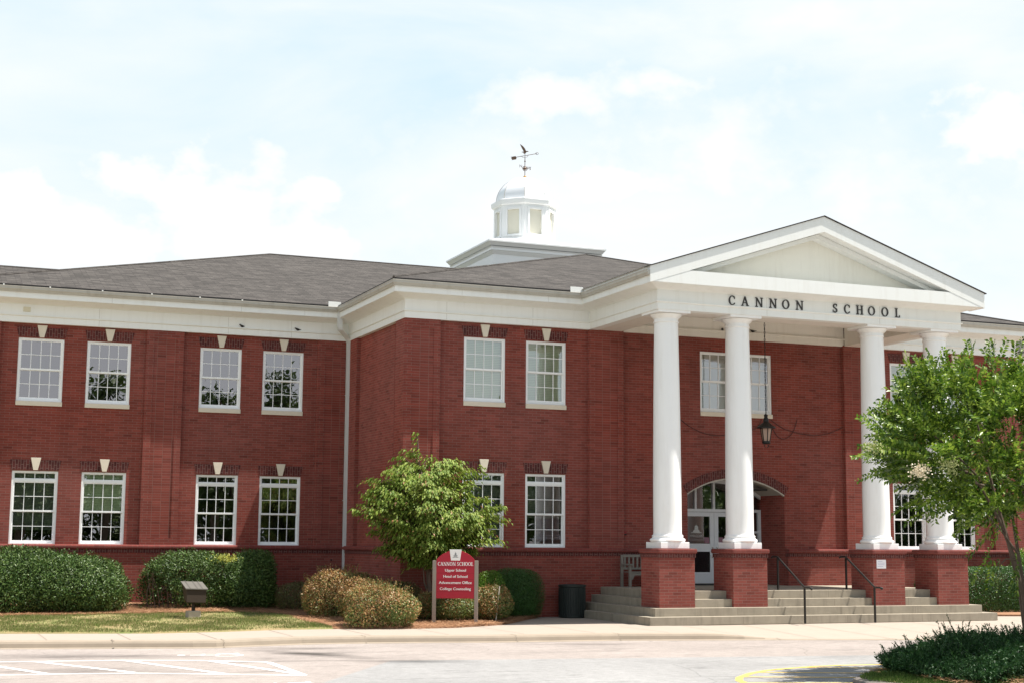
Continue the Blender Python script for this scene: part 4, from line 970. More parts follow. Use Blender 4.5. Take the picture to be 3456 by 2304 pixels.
for k in range(8):
    a = -math.pi/2+k*math.pi/4; n_ = Vector((math.cos(a), math.sin(a))); t_ = Vector((-n_.y, n_.x))
    def P3(u, d, z): q = n_*(ap+d)+t_*u; return (q.x, q.y, z)
    u0 = .275; z0, z1, w0, w1 = 14.76, 16.28, 14.93, 16.0
    for ua, ub, za, zb in ((-hw, -u0, z0, z1), (u0, hw, z0, z1), (-u0, u0, z0, w0), (-u0, u0, w1, z1)):
        b.quad(P3(ua, 0, za), P3(ub, 0, za), P3(ub, 0, zb), P3(ua, 0, zb))
    for ua, ub, za, zb in ((-u0, -u0, w0, w1), (u0, u0, w0, w1)): b.quad(P3(ua, 0, za), P3(ua, -.1, za), P3(ua, -.1, zb), P3(ua, 0, zb))
    b.quad(P3(-u0, 0, w1), P3(u0, 0, w1), P3(u0, -.1, w1), P3(-u0, -.1, w1)); b.quad(P3(-u0, 0, w0), P3(-u0, -.1, w0), P3(u0, -.1, w0), P3(u0, 0, w0))
    gpn.quad(P3(-u0, -.07, w0), P3(u0, -.07, w0), P3(u0, -.07, w1), P3(-u0, -.07, w1))
    f0, f1 = u0, u0+.085
    for ua, ub, za, zb in ((-f1, -f0, w0-.085, w1+.085), (f0, f1, w0-.085, w1+.085), (-f0, f0, w0-.085, w0), (-f0, f0, w1, w1+.085)):
        v = [P3(ua, .001, za), P3(ub, .001, za), P3(ub, .001, zb), P3(ua, .001, zb), P3(ua, .04, za), P3(ub, .04, za), P3(ub, .04, zb), P3(ua, .04, zb)]
        fm.add(v, [(4, 5, 6, 7), (0, 1, 5, 4), (1, 2, 6, 5), (2, 3, 7, 6), (3, 0, 4, 7)])
b.build('lantern_wall', MT['frame'], cu); gpn.build('lantern_panel', MT['cup'], cu); fm.build('panel_frame', MT['frame'], cu)
b = MB(); b.lathe([(1.30, 16.17), (1.36, 16.22), (1.42, 16.24), (1.45, 16.40), (1.44, 16.44), (1.24, 16.50)], n=8, a0=a8); b.build('lantern_eave', MT['frame'], cu)
pr = [(1.23*math.cos(t)**.9 if t < 1.5 else .06, 16.49+1.10*math.sin(t)) for t in np.linspace(0, math.pi/2, 12)]
b = MB(); b.lathe(pr, n=8, a0=a8); dome = b.build('dome', MT['dome'], cu, smooth=True)
b = MB()
for k in range(8):
    a = a8+k*math.pi/4; b.tube([(r_*math.cos(a), r_*math.sin(a), z) for r_, z in pr], .012, 5)
b.build('dome_rib', MT['gutter'], cu)
# weathervane
wv = tag(empty('weather_vane', (10.94, 17.55, 17.58)), 'dark bird and arrow weathervane with compass letters standing on the white dome', 'weathervane')
b = MB(); b.tube([(0, 0, 0), (0, 0, .98)], .016, 8); b.build('mast', MT['copper'], wv)
def ball(mb, c, r_, n=12): mb.lathe([(max(.001, r_*math.sin(t)), c[2]-r_*math.cos(t)) for t in np.linspace(0.05, math.pi-.05, 9)], c[0], c[1], n)
b = MB(); ball(b, (0, 0, .07), .07); b.build('gilt_ball', MT['gold'], wv, smooth=True)
b = MB(); ball(b, (0, 0, .45), .065); b.tube([(.10*math.cos(t), 0, .45+.10*math.sin(t)) for t in np.linspace(0, 2*math.pi, 17)], .014, 6); b.build('hub', MT['copper'], wv, smooth=True)
b = MB(); ball(b, (0, 0, .77), .035); b.build('knob', MT['copper'], wv, smooth=True)
for ch, a in (('N', 200), ('E', 235), ('S', -45), ('W', 20)):
    b = MB(); c_, s_ = math.cos(R_(a)), math.sin(R_(a)); L_ = .24
    b.tube([(0, 0, .45), (c_*L_*.75, s_*L_*.75, .45)], .008, 6); v, f = textmesh(ch, .17)
    ph = R_(-21); zz = .42 if ch in 'ES' else .52
    b.add([(c_*L_+x*math.cos(ph)+d*.012*math.sin(ph), s_*L_+x*math.sin(ph)-d*.012*math.cos(ph), zz-.06+y) for d in (0, 1) for x, y in v], f+[tuple(i+len(v) for i in q)[::-1] for q in f])
    b.build('compass_letter', MT['copper'], wv)
ph = R_(-25)
def V2(u, z, d=0): return (u*math.cos(ph)-d*math.sin(ph), u*math.sin(ph)+d*math.cos(ph), z)
tilt = .17
b = MB(); b.tube([V2(-.42, 1.02-.42*tilt-.0), V2(.52, 1.02+.52*tilt)], .012, 6)
def fl(mb, pts, th=.012):
    n = len(pts); mb.add([V2(u, z, -th) for u, z in pts]+[V2(u, z, th) for u, z in pts], [tuple(range(n)), tuple(range(2*n-1, n-1, -1))]+[(i, i+n, (i+1) % n+n, (i+1) % n) for i in range(n)])
fl(b, [(-.36, .92), (-.40, 1.0), (-.62, .965), (-.56, .93), (-.60, .895), (-.55, .86), (-.57, .83), (-.38, .86)])
b.tube([V2(.52+.06*math.cos(t), 1.11+.05*math.sin(t)) for t in np.linspace(0, 2*math.pi, 13)], .009, 5)
b.tube([V2(-.14, .985), V2(-.1, .94), V2(.1, .96), V2(.14, 1.04)], .008, 5); b.build('arrow', MT['copper'], wv)
b = MB()
fl(b, [(-.15, 1.18), (-.05, 1.15), (-.06, 1.10), (.02, 1.12), (.06, 1.18), (.16, 1.20), (.10, 1.225), (.05, 1.22), (.0, 1.33), (-.08, 1.43), (-.22, 1.54), (-.17, 1.42), (-.11, 1.30), (-.05, 1.2)], .02)
b.tube([V2(.0, 1.02), V2(0, 1.13)], .012, 5); b.build('bird_figure', MT['copper'], wv)

# ------------------------------------------------------------------ things on and around the building
def lantern():
    t = tag(empty('hanging_lantern', (10.91, -1.65, 0)), 'black iron carriage lantern hanging by a chain in the portico', 'lantern')
    b = MB()
    z = 5.98
    b.tube([(0, 0, z), (0, 0, 9.05)], .006, 6)
    k = 0
    while z+k*.11 < 9.0:
        a = (k % 2)*math.pi/2; zc = z+k*.11+.055
        b.tube([(.026*math.cos(q)*math.cos(a), .026*math.cos(q)*math.sin(a), zc+.055*math.sin(q)) for q in np.linspace(0, 2*math.pi, 9)], .006, 5); k += 1
    b.build('chain', MT['black'], t)
    b = MB(); b.lathe([(.02, 6.0), (.06, 5.97), (.05, 5.90), (.075, 5.86), (.085, 5.80), (.08, 5.76), (.13, 5.72), (.20, 5.66), (.285, 5.60), (.285, 5.57), (.18, 5.56)][::-1], n=20); b.build('cap', MT['black'], t, smooth=True)
    b = MB(); b.lathe([(.10, 5.17), (.165, 5.56)], n=6, a0=.3); b.build('glass', MT['lampglass'], t)
    b = MB()
    for q in range(6):
        a = .3+q*math.pi/3; b.tube([(.105*math.cos(a), .105*math.sin(a), 5.16), (.172*math.cos(a), .172*math.sin(a), 5.57)], .014, 5)
    b.lathe([(.09, 5.10), (.125, 5.12), (.125, 5.18), (.10, 5.19)], n=16); b.tube([(.075*math.cos(q), 0, 5.08+.09*math.sin(q)) for q in np.linspace(math.pi, 2*math.pi, 9)], .012, 5); b.build('cage', MT['black'], t)
lantern()
def handrail(x, label):
    t = tag(empty('handrail', (x, -5.12, 0)), label, 'handrail', 'handrails on the entrance steps')
    b = MB(); b.box(-.022, .022, -.022, .022, 0, .95); b.build('post', MT['black'], t)
    b = MB(); b.box(-.022, .022, 1.31, 1.355, .86, 1.75); b.build('post', MT['black'], t)
    b = MB(); b.tube([(0, -.32, .93), (0, -.30, .965), (0, -.02, .965), (0, .02, .985), (0, 1.31, 1.765), (0, 1.36, 1.785), (0, 1.60, 1.785), (0, 1.64, 1.76)], .028, 8); b.build('rail', MT['rail'], t, smooth=True)
    b = MB(); ball(b, (0, -.34, .945), .038); b.build('rail_end', MT['black'], t, smooth=True)
    return t
handrail(9.9, 'black iron handrail on the steps, the one nearer the glass doors')
handrail(12.17, 'black iron handrail on the steps, beside the pedestal with the paper notice')
def bench():
    t = tag(empty('bench', (6.78, -.62, .86)), 'weathered grey wooden slatted bench on the landing behind the corner pedestal', 'bench')
    W_ = 1.35
    for x, nm in ((0.03, 'leg'), (W_-.03, 'leg')):
        b = MB(); b.box(x-.035, x+.035, .40, .47, 0, .93); b.build('leg', MT['bench'], t)
        b = MB(); b.box(x-.035, x+.035, -.14, -.07, 0, .63); b.build('leg', MT['bench'], t)
        b = MB(); b.box(x-.045, x+.045, -.20, .40, .63, .67); b.build('armrest', MT['bench'], t, bevel=.01)
    b = MB()
    for i in range(6): b.box(0.07, W_-.07, -.14+i*.088, -.07+i*.088, .42, .445)
    b.box(.07, W_-.07, -.125, -.09, .34, .419); b.build('seat', MT['bench'], t)
    b = MB(); b.box(.066, W_-.066, .41, .46, .86, .94); b.box(.066, W_-.066, .415, .455, .5, .56)
    n_ = 9
    for i in range(n_): x = .13+(W_-.26)*i/(n_-1); b.box(x-.028, x+.028, .425, .45, .56, .86)
    b.build('backrest', MT['bench'], t)
    b = MB(); b.prism([(.065, .22), (.11, .22), (.18, .36), (.25, .415), (.065, .415)], -.13, -.1); b.build('brace', MT['bench'], t)
bench()
def trash():
    t = tag(empty('trash_can', (5.05, -.52, 0)), 'dark green round metal trash can against the brick wall by the steps', 'trash can')
    b = MB(); b.lathe([(.36, .0), (.385, .02), (.385, .05), (.375, .06), (.375, .86), (.385, .87)], n=36); b.build('body', MT['bin'], t, smooth=True)
    b = MB()
    for k in range(36):
        a = 2*math.pi*k/36; b.box(*sorted((.377*math.cos(a)-.012, .377*math.cos(a)+.012)), *sorted((.377*math.sin(a)-.012, .377*math.sin(a)+.012)), .07, .85)
    b.build('slat', MT['bin'], t)['kind'] = 'stuff'
    b = MB(); b.lathe([(.385, .87), (.40, .885), (.40, .925), (.38, .94), (.30, .945), (.29, .90), (.28, .55)], n=36, cap=False); b.build('rim', MT['bin'], t, smooth=True)
trash()
def sign():
    t = tag(empty('school_sign', (.597, -2.95, .03), R_(-21.4)), 'red arched directory sign with white lettering between two taupe posts in the straw bed', 'sign')
    for x in (-.55, .55):
        b = MB(); b.box(x-.05, x+.05, -.05, .05, -.1, 1.62); b.build('post', MT['post'], t, bevel=.006)
    b = MB(); arcp = []
    for i in range(21):
        u = -.5+i/20; c = .5; h = .24; Rr = (c*c+h*h)/(2*h); arcp.append((-u, 1.645+math.sqrt(Rr*Rr-u*u)-(Rr-h)))
    b.prism([(-.5, .64), (.5, .64)]+[(x, z) for x, z in reversed([(-a, z_) for a, z_ in [(q[0], q[1]) for q in arcp]])] if False else [(-.5, .64), (.5, .64)]+[(x, z) for x, z in sorted(arcp, key=lambda q: -q[0])], -.03, .03)
    bd = b.build('board', MT['red'], t, bevel=.004)
    b = MB()
    for z in (.815, .975, 1.135, 1.295, 1.455): b.box(-.48, .48, -.0322, -.02, z-.004, z+.004)
    b.build('groove', plain('sign_groove', (.20, .004, .012), .5), bd)
    b = MB(); b.prism([(-.118, 1.62), (.118, 1.62), (.158, 1.905), (-.158, 1.905)], -.045, .028); ks = b.build('keystone_panel', MT['signw'], t, bevel=.003)
    e = MB()
    def P(pts): e.add([(a, -.047, 1.70+b_) for a, b_ in pts], [tuple(range(len(pts)))])
    P([(-.085, .0), (.085, 0), (.06, .012), (-.06, .012)])
    for x in (-.045, -.02, .005, .03): P([(x, .02), (x+.014, .02), (x+.014, .05), (x, .05)])
    P([(-.055, .053), (.055, .053), (.045, .062), (-.045, .062)]); P([(-.025, .066), (.025, .066), (.022, .085), (-.022, .085)])
    P([(-.022, .098)]+[(.022*math.cos(q), .098+.024*math.sin(q)) for q in np.linspace(0, math.pi, 9)]); P([(-.004, .12), (.004, .12), (.002, .14), (-.002, .14)])
    e.build('dome_emblem', MT['ink'], ks)
    b = MB(); tmp = MB(); xe = serif(tmp, 'CANNON SCHOOL', .088, gap=.06, sx=.80); sc = .93/xe
    serif(b, 'CANNON SCHOOL', .095, x0=-.465, gap=.06*sc*.96, sx=.80*sc*.088/.095*1.0, z0=1.485, y0=-.0302, depth=.008, W=.2, T=.08)
    b.build('sign_title', MT['signw'], bd)
    b = MB()
    for s_, z, w_ in (('Upper School', 1.335, .545), ('Head of School', 1.175, .63), ('Advancement Office', 1.015, .855), ('College Counseling', .855, .81)):
        v, f = textmesh(s_, .098, w_); n_ = len(v)
        b.add([(x, -.036, z+y) for x, y in v], f)
        v2 = [(x+.005, -.0362, z+y+.001) for x, y in v]; b.add(v2, f)
    b.build('sign_listing', MT['signw'], bd)
sign()
def flood():
    t = tag(empty('floodlight', (-5.62, .35, .07), R_(8)), 'brown ground floodlight with louvred pale top on a concrete footing in the lawn', 'floodlight')
    b = MB(); b.box(-.165, .165, -.15, .15, -.1, .2); b.build('footing', MT['footing'], t, bevel=.015)
    b = MB(); b.tube([(0, 0, .19), (0, 0, .36), (.02, .02, .44)], [.05, .045, .06], 12); b.build('swivel', MT['flood'], t, smooth=True)
    b = MB(); v = [(-.27, -.22, .42), (.27, -.22, .40), (.29, -.20, .76), (-.27, -.20, .78), (-.22, .16, .5), (.22, .16, .48), (.27, .22, .90), (-.27, .22, .92)]
    b.add(v, [(0, 1, 2, 3), (5, 4, 7, 6), (4, 0, 3, 7), (1, 5, 6, 2), (4, 5, 1, 0), (3, 2, 6, 7)]); b.build('housing', MT['flood'], t, bevel=.02)
    b = MB(); v = [(-.30, -.235, .765), (.315, -.235, .745), (.30, .24, .925), (-.30, .24, .945), (-.30, -.235, .80), (.315, -.235, .78), (.30, .24, .955), (-.30, .24, .975)]
    b.add(v, [(3, 2, 1, 0), (4, 5, 6, 7), (0, 1, 5, 4), (1, 2, 6, 5), (2, 3, 7, 6), (3, 0, 4, 7)])
    for x in (-.18, .02, .16):
        b.add([(x, -.236, .81), (x+.015, -.236, .81), (x+.015, .24, .985), (x, .24, .985)], [(0, 1, 2, 3)])
    b.build('louvre_top', MT['floodtop'], t, bevel=.006)
flood()
b = MB(); b.tube([(1.885, -2.6, .05), (1.985, -2.6, .97)], .014, 6)
tag(b.build('marker_stake', MT['stake']), 'thin pale stake leaning in the abelia shrub to the right of the red sign', 'stake')
b = MB(); b.box(12.77, 13.09, YP-.0085, YP-.0065, 1.47, 1.715); pn = b.build('paper_notice', MT['paper'])
tag(pn, 'white paper notice taped to the third brick pedestal from the left', 'notice')
b = MB()
for i, (u0, u1) in enumerate(((.04, .2), (.03, .28), (.05, .27), (.03, .22))): b.quad((12.77+u0, YP-.0092, 1.66-.045*i), (12.77+u1, YP-.0092, 1.66-.045*i), (12.77+u1, YP-.0092, 1.672-.045*i), (12.77+u0, YP-.0092, 1.672-.045*i))
b.build('printed_lines', plain('faint_print', (.4, .42, .6), .7), pn)
t = tag(empty('alarm_box', (7.06, WAL, 2.37)), 'small dark red alarm box on the brick wall left of the entrance', 'alarm')
b = MB(); b.box(-.05, .05, -.05, -.002, -.02, .12); b.build('casing', MT['strobe'], t, bevel=.008)
b = MB(); b.box(-.035, .035, -.075, -.05, .0, .04); b.build('strobe_lens', MT['black'], t, bevel=.006)
def wire(pts, label, grp='cables draped on the porch wall'):
    P = []
    pts = [Vector((x, WAL-.02, z)) for x, z in pts]
    n_ = len(pts)
    for i in range(n_-1):
        p0, p1, p2, p3 = pts[max(0, i-1)], pts[i], pts[i+1], pts[min(n_-1, i+2)]
        for k in range(6):
            t_ = k/6; P.append(.5*((2*p1)+(p2-p0)*t_+(2*p0-5*p1+4*p2-p3)*t_*t_+(3*p1-p0-3*p2+p3)*t_**3))
    P.append(pts[-1]); m_ = MB(); m_.tube(P, .010, 6); tag(m_.build('wall_cable', MT['wire']), label, 'cable', grp)
wire([(8.55, 6.15), (8.9, 5.94), (9.27, 5.7), (9.7, 5.52), (10.09, 5.45), (10.53, 5.46), (11.0, 5.54), (11.64, 5.72), (11.85, 6.0)], 'dark cable sagging along the porch wall below the upper window')
wire([(12.1, 6.05), (12.57, 5.77), (12.95, 5.66), (13.3, 5.6), (13.82, 5.56), (14.53, 5.72), (15.45, 6.15)], 'long dark cable sagging across the wall right of the lantern')
wire([(12.2, 5.85), (12.26, 5.7), (12.43, 5.48), (12.63, 5.41), (12.84, 5.5), (13.02, 5.7), (13.15, 6.04)], 'short dark cable looping deeply on the wall just right of the lantern')
def bird(x, y, z, rz, label):
    m_ = MB(); n_ = 10; prof = [(-.10, .004, .05), (-.05, .012, .042), (-.02, .028, .04), (.02, .034, .045), (.05, .026, .062), (.065, .022, .078), (.085, .014, .082), (.105, .002, .078)]
    v = []; f = []
    for u, r_, zc in prof:
        for k in range(n_): a = 2*math.pi*k/n_; v.append((u*1.15, r_*1.15*math.cos(a), zc+r_*1.15*math.sin(a)))
    for j in range(len(prof)-1):
        for k in range(n_): f.append((j*n_+k, j*n_+(k+1) % n_, (j+1)*n_+(k+1) % n_, (j+1)*n_+k))
    f += [tuple(range(n_)), tuple((len(prof)-1)*n_+k for k in range(n_))]
    m_.add(v, f)
    for s_ in (-.012, .012): m_.tube([(.005, s_, .025), (.01, s_, -.004)], .004, 4)
    o = m_.build('bird', MT['bird'], None, (x, y, z), rz, smooth=True); tag(o, label, 'bird', 'small birds on the ledges'); return o
bird(-3.47, YL-.022, 8.694, R_(200), 'small dark bird on the white frieze ledge over the third window from the left')
bird(-1.70, YL-.022, 8.694, R_(190), 'small dark bird on the white frieze ledge nearest the downspout')
bird(10.42, WAL-.125, 8.704, R_(60), 'small dark bird on the porch ledge left of the second column')
bird(11.52, WAL-.125, 8.704, R_(150), 'small dark bird on the porch ledge right of the second column')

# ------------------------------------------------------------------ foliage
def unit(v): return v/np.maximum(1e-9, np.linalg.norm(v, axis=1, keepdims=True))
def leaves(P, D, Nn, Ln, Wd, fold=.12, droop=0.0):
    n = len(P); D = unit(D); S = unit(np.cross(D, Nn)); Nn = np.cross(S, D)
    Ln = np.broadcast_to(np.asarray(Ln, float).reshape(-1, 1), (n, 1)); Wd = np.broadcast_to(np.asarray(Wd, float).reshape(-1, 1), (n, 1))
    tip = P+D*Ln; tip[:, 2:3] -= droop*Ln
    mid = P+D*Ln*.45+Nn*Wd*fold
    V = np.stack([P, mid+S*Wd*.5, tip, mid-S*Wd*.5], 1).reshape(-1, 3)
    b = (np.arange(n)*4)[:, None]
    Fq = np.concatenate([b+np.array([[0, 1, 2]]), b+np.array([[0, 2, 3]])], 1).reshape(-1, 3)
    return V, Fq
def rdir(n): return unit(rng.normal(size=(n, 3)))
def lump(U, seed, k=7, amp=.12):
    r = np.random.default_rng(seed); out = np.zeros(len(U))
    for _ in range(k*3):
        d = unit(r.normal(size=(1, 3)))[0]; out += r.uniform(.4, 1)*np.exp(-((1-U@d)/.09))
    return 1+amp*(out-out.mean())/max(1e-6, out.std())*.6
def shrub(name, label, cat, c, rad, n, Ln, Wd, mats, frac=None, exp=2.0, amp=.07, seed=1, group=None, shell=(.6, 1.06), tips=0, zmin=0.0, gaps=None, core=True, stemy=True, updir=.35):
    """leafy shrub: c = base centre on the ground, rad = (rx, ry, height of the crown)"""
    root = tag(empty(name, c), label, cat, group)
    rx, ry, h = rad; hz = h*.56; cz = h-hz
    U = rdir(n*2); U = U[U[:, 2] > -.75][:n]
    den = (np.abs(U[:, 0])**exp+np.abs(U[:, 1])**exp+np.abs(U[:, 2])**exp)**(1/exp)
    R0 = lump(U, seed, amp=amp)/den
    t = shell[0]+(shell[1]-shell[0])*rng.random(len(U))**.55
    Q = U*(R0*t)[:, None]*np.array([rx, ry, hz])+np.array([0, 0, cz])
    keep = Q[:, 2] > zmin
    if gaps is not None:
        for gx, gy_, gz_, gr_ in gaps: keep &= (((Q-np.array([gx, gy_, gz_]))**2).sum(1) > gr_**2) | (rng.random(len(Q)) < .12)
    Q = Q[keep]; U = U[keep]
    nrm = unit(U*np.array([1/rx, 1/ry, 1/hz])); D = unit(rdir(len(Q))*1.0+nrm*.3+np.array([0, 0, updir])); Nn = unit(nrm+rdir(len(Q))*.45+np.array([0, 0, .25]))
    V, Fq = leaves(Q, D, Nn, Ln*rng.uniform(.7, 1.25, len(Q)), Wd*rng.uniform(.8, 1.15, len(Q)))
    mi = None
    if len(mats) > 1:
        up = np.clip((Q[:, 2]/h), 0, 1)*.55+.25*(U[:, 0] < 0)-.1; pr = frac if frac is not None else .5
        noise = np.sin(Q[:, 0]*5+seed)*np.sin(Q[:, 1]*4.1+seed)*np.sin(Q[:, 2]*6)*.25
        mi = np.repeat((rng.random(len(Q)) < np.clip(pr*(.35+up*1.4)+noise, .04, .96)).astype(int), 2)
    if tips:                                                   # wispy shoots that break the outline
        r = np.random.default_rng(seed+9); TP = []; TD = []
        for _ in range(tips):
            u = unit(r.normal(size=(1, 3)))[0]; u[2] = abs(u[2])*1.1+.35; u = u/np.linalg.norm(u)
            s0 = u*np.array([rx, ry, hz])*.95+np.array([0, 0, cz]); ln = r.uniform(.1, .34)*min(1, h)
            dd = u*.5+np.array([0, 0, .8])+r.normal(size=3)*.2; dd /= np.linalg.norm(dd)
            for k in range(int(ln/.022)):
                TP.append(s0+dd*k*.022); TD.append(r.normal(size=3)+dd*.8)
        TP = np.array(TP); TD = np.array(TD); V2_, F2 = leaves(TP, TD, rdir(len(TP)), Ln*.8, Wd*.8)
        Fq = np.vstack([Fq, F2+len(V)]); V = np.vstack([V, V2_])
        if mi is not None: mi = np.concatenate([mi, np.repeat((rng.random(len(TP)) < .6).astype(int), 2)])
    npmesh('foliage', V, Fq, mats, mi, root)
    if stemy:
        m_ = MB(); r = np.random.default_rng(seed+3)
        for _ in range(14):
            a = r.uniform(0, 6.28); e = (rx*.62*math.cos(a), ry*.62*math.sin(a), h*r.uniform(.45, .78)); b0 = (rx*.2*math.cos(a+.4), ry*.2*math.sin(a+.4), -.05)
            md = ((b0[0]+e[0])*.5*r.uniform(.8, 1.2), (b0[1]+e[1])*.5, e[2]*.45); m_.tube([b0, md, e], [.022, .016, .008], 5)
        m_.build('stems', MT['twig'], root)
    return root

shrub('hedge_shrub', 'large dense glossy green hedge shrub under the two leftmost windows', 'shrub', (-9.15, 3.95, .13), (2.06, 1.15, 1.6), 62000, .08, .036, [MT['laurel']], exp=3.2, seed=4, group='glossy hedge shrubs under the left windows', tips=260, amp=.19, shell=(.5, 1.05))
def big_gappy():
    root = shrub('hedge_shrub', 'thinner glossy hedge shrub with bare stems showing, behind the brown floodlight', 'shrub', (-5.05, 4.55, .18), (1.6, .85, 1.5), 26000, .075, .034, [MT['laurel']], exp=2.9, seed=8, group='glossy hedge shrubs under the left windows', tips=150, amp=.18, shell=(.5, 1.03),
                 gaps=[(-1.3, -.55, .2, .78), (-1.45, -.3, .75, .5), (-.75, -.85, .18, .38), (-1.75, 0, .25, .6), (-.3, -.8, .95, .22)])
    m_ = MB(); r = np.random.default_rng(5)
    for k in range(9):
        x = -1.2+.12*k; m_.tube([(x, -.3, -.05), (x-.12+.1*r.random(), -.35, .45), (x-.3+.5*r.random(), -.3, 1.0)], [.02, .014, .007], 5)
    m_.build('stems', MT['bark'], root)
    n_ = 260; P = np.column_stack([rng.normal(.95, .18, n_), rng.normal(-.55, .12, n_), rng.normal(1.42, .06, n_)]); V, Fq = leaves(P, rdir(n_)+np.array([0, 0, .5]), rdir(n_), .07, .035)
    npmesh('yellow_shoots', V, Fq, [MT['yleaf']], None, root)
big_gappy()
shrub('hedge_shrub', 'dark rounded glossy hedge shrub in the shade left of the downspout', 'shrub', (-3.25, 4.55, .18), (.76, .85, 1.53), 26000, .075, .034, [MT['laurel']], exp=2.8, seed=12, group='glossy hedge shrubs under the left windows', tips=90, amp=.13)
AB = [MT['ab_green'], MT['ab_rust']]
AK = 1
AG = 'bronze leaved shrubs in the straw bed'
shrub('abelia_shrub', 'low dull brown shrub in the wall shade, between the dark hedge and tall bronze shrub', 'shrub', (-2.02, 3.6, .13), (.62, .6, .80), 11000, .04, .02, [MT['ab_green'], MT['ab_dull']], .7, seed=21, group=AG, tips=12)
shrub('abelia_shrub', 'tallest bronze and green shrub with wispy shoots, below the downspout', 'shrub', (-1.5, .85, .07), (1.1, .95, 1.22), 24000, .06, .028, AB, .7, amp=.17, seed=22, group=AG, tips=150, exp=2.2)
shrub('abelia_shrub', 'rounded bronze shrub in front, beside the sidewalk and lawn corner', 'shrub', (-1.68, -3.75, .06), (.93, .85, .96), 19000, .06, .028, AB, .62, amp=.16, seed=23, group=AG, tips=130, exp=2.4)
shrub('abelia_shrub', 'bronze shrub half hidden behind the rounded front one', 'shrub', (-1.35, -1.75, .1), (.82, .7, .98), 11000, .06, .028, AB, .7, amp=.16, seed=24, group=AG, tips=24)
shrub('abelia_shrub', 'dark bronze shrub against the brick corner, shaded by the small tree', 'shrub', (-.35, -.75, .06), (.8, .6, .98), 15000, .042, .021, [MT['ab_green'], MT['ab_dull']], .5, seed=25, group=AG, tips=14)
shrub('abelia_shrub', 'small yellowish bronze shrub just left of the red sign', 'shrub', (.3, -1.65, .1), (.34, .4, .66), 5000, .055, .026, AB, .5, seed=26, group=AG, tips=14)
shrub('abelia_shrub', 'low green shrub growing under the red sign between its posts', 'shrub', (.92, -2.05, .09), (.68, .55, .60), 8000, .06, .03, AB, .22, seed=27, group=AG, tips=40)
shrub('abelia_shrub', 'tan and green shrub right of the red sign with a stake in it', 'shrub', (1.95, -2.1, .09), (.6, .58, .84), 9500, .058, .028, AB, .55, seed=28, group=AG, tips=30)
shrub('boxwood_shrub', 'light green round boxwood behind the right post of the sign', 'shrub', (2.32, -1.05, .05), (.46, .42, 1.27), 15000, .034, .021, [MT['boxl']], seed=31, group='boxwoods left of the trash can', amp=.05)
shrub('boxwood_shrub', 'tall clipped dark green boxwood in front of the wall, left of the trash can', 'shrub', (3.0, -.78, .05), (.72, .6, 1.3), 34000, .032, .018, [MT['box']], seed=32, group='boxwoods left of the trash can', amp=.06, exp=2.4)
shrub('boxwood_shrub', 'dark green boxwood nearest the trash can, partly behind the taller one', 'shrub', (3.55, -.5, .05), (.52, .42, 1.32), 18000, .032, .018, [MT['box']], seed=33, group='boxwoods left of the trash can', amp=.05, exp=2.6)
shrub('box_hedge', 'flat topped dark green clipped hedge right of the entrance steps', 'hedge', (19.6, -.95, .0), (2.6, .75, 1.44), 90000, .046, .025, [MT['box']], seed=34, amp=.03, exp=5, shell=(.8, 1.02))
shrub('garden_shrub', 'yellow green shrub by the wall at the far right', 'shrub', (21.6, -.2, .0), (.5, .35, 1.95), 9000, .05, .028, [MT['boxl']], seed=35, amp=.08)

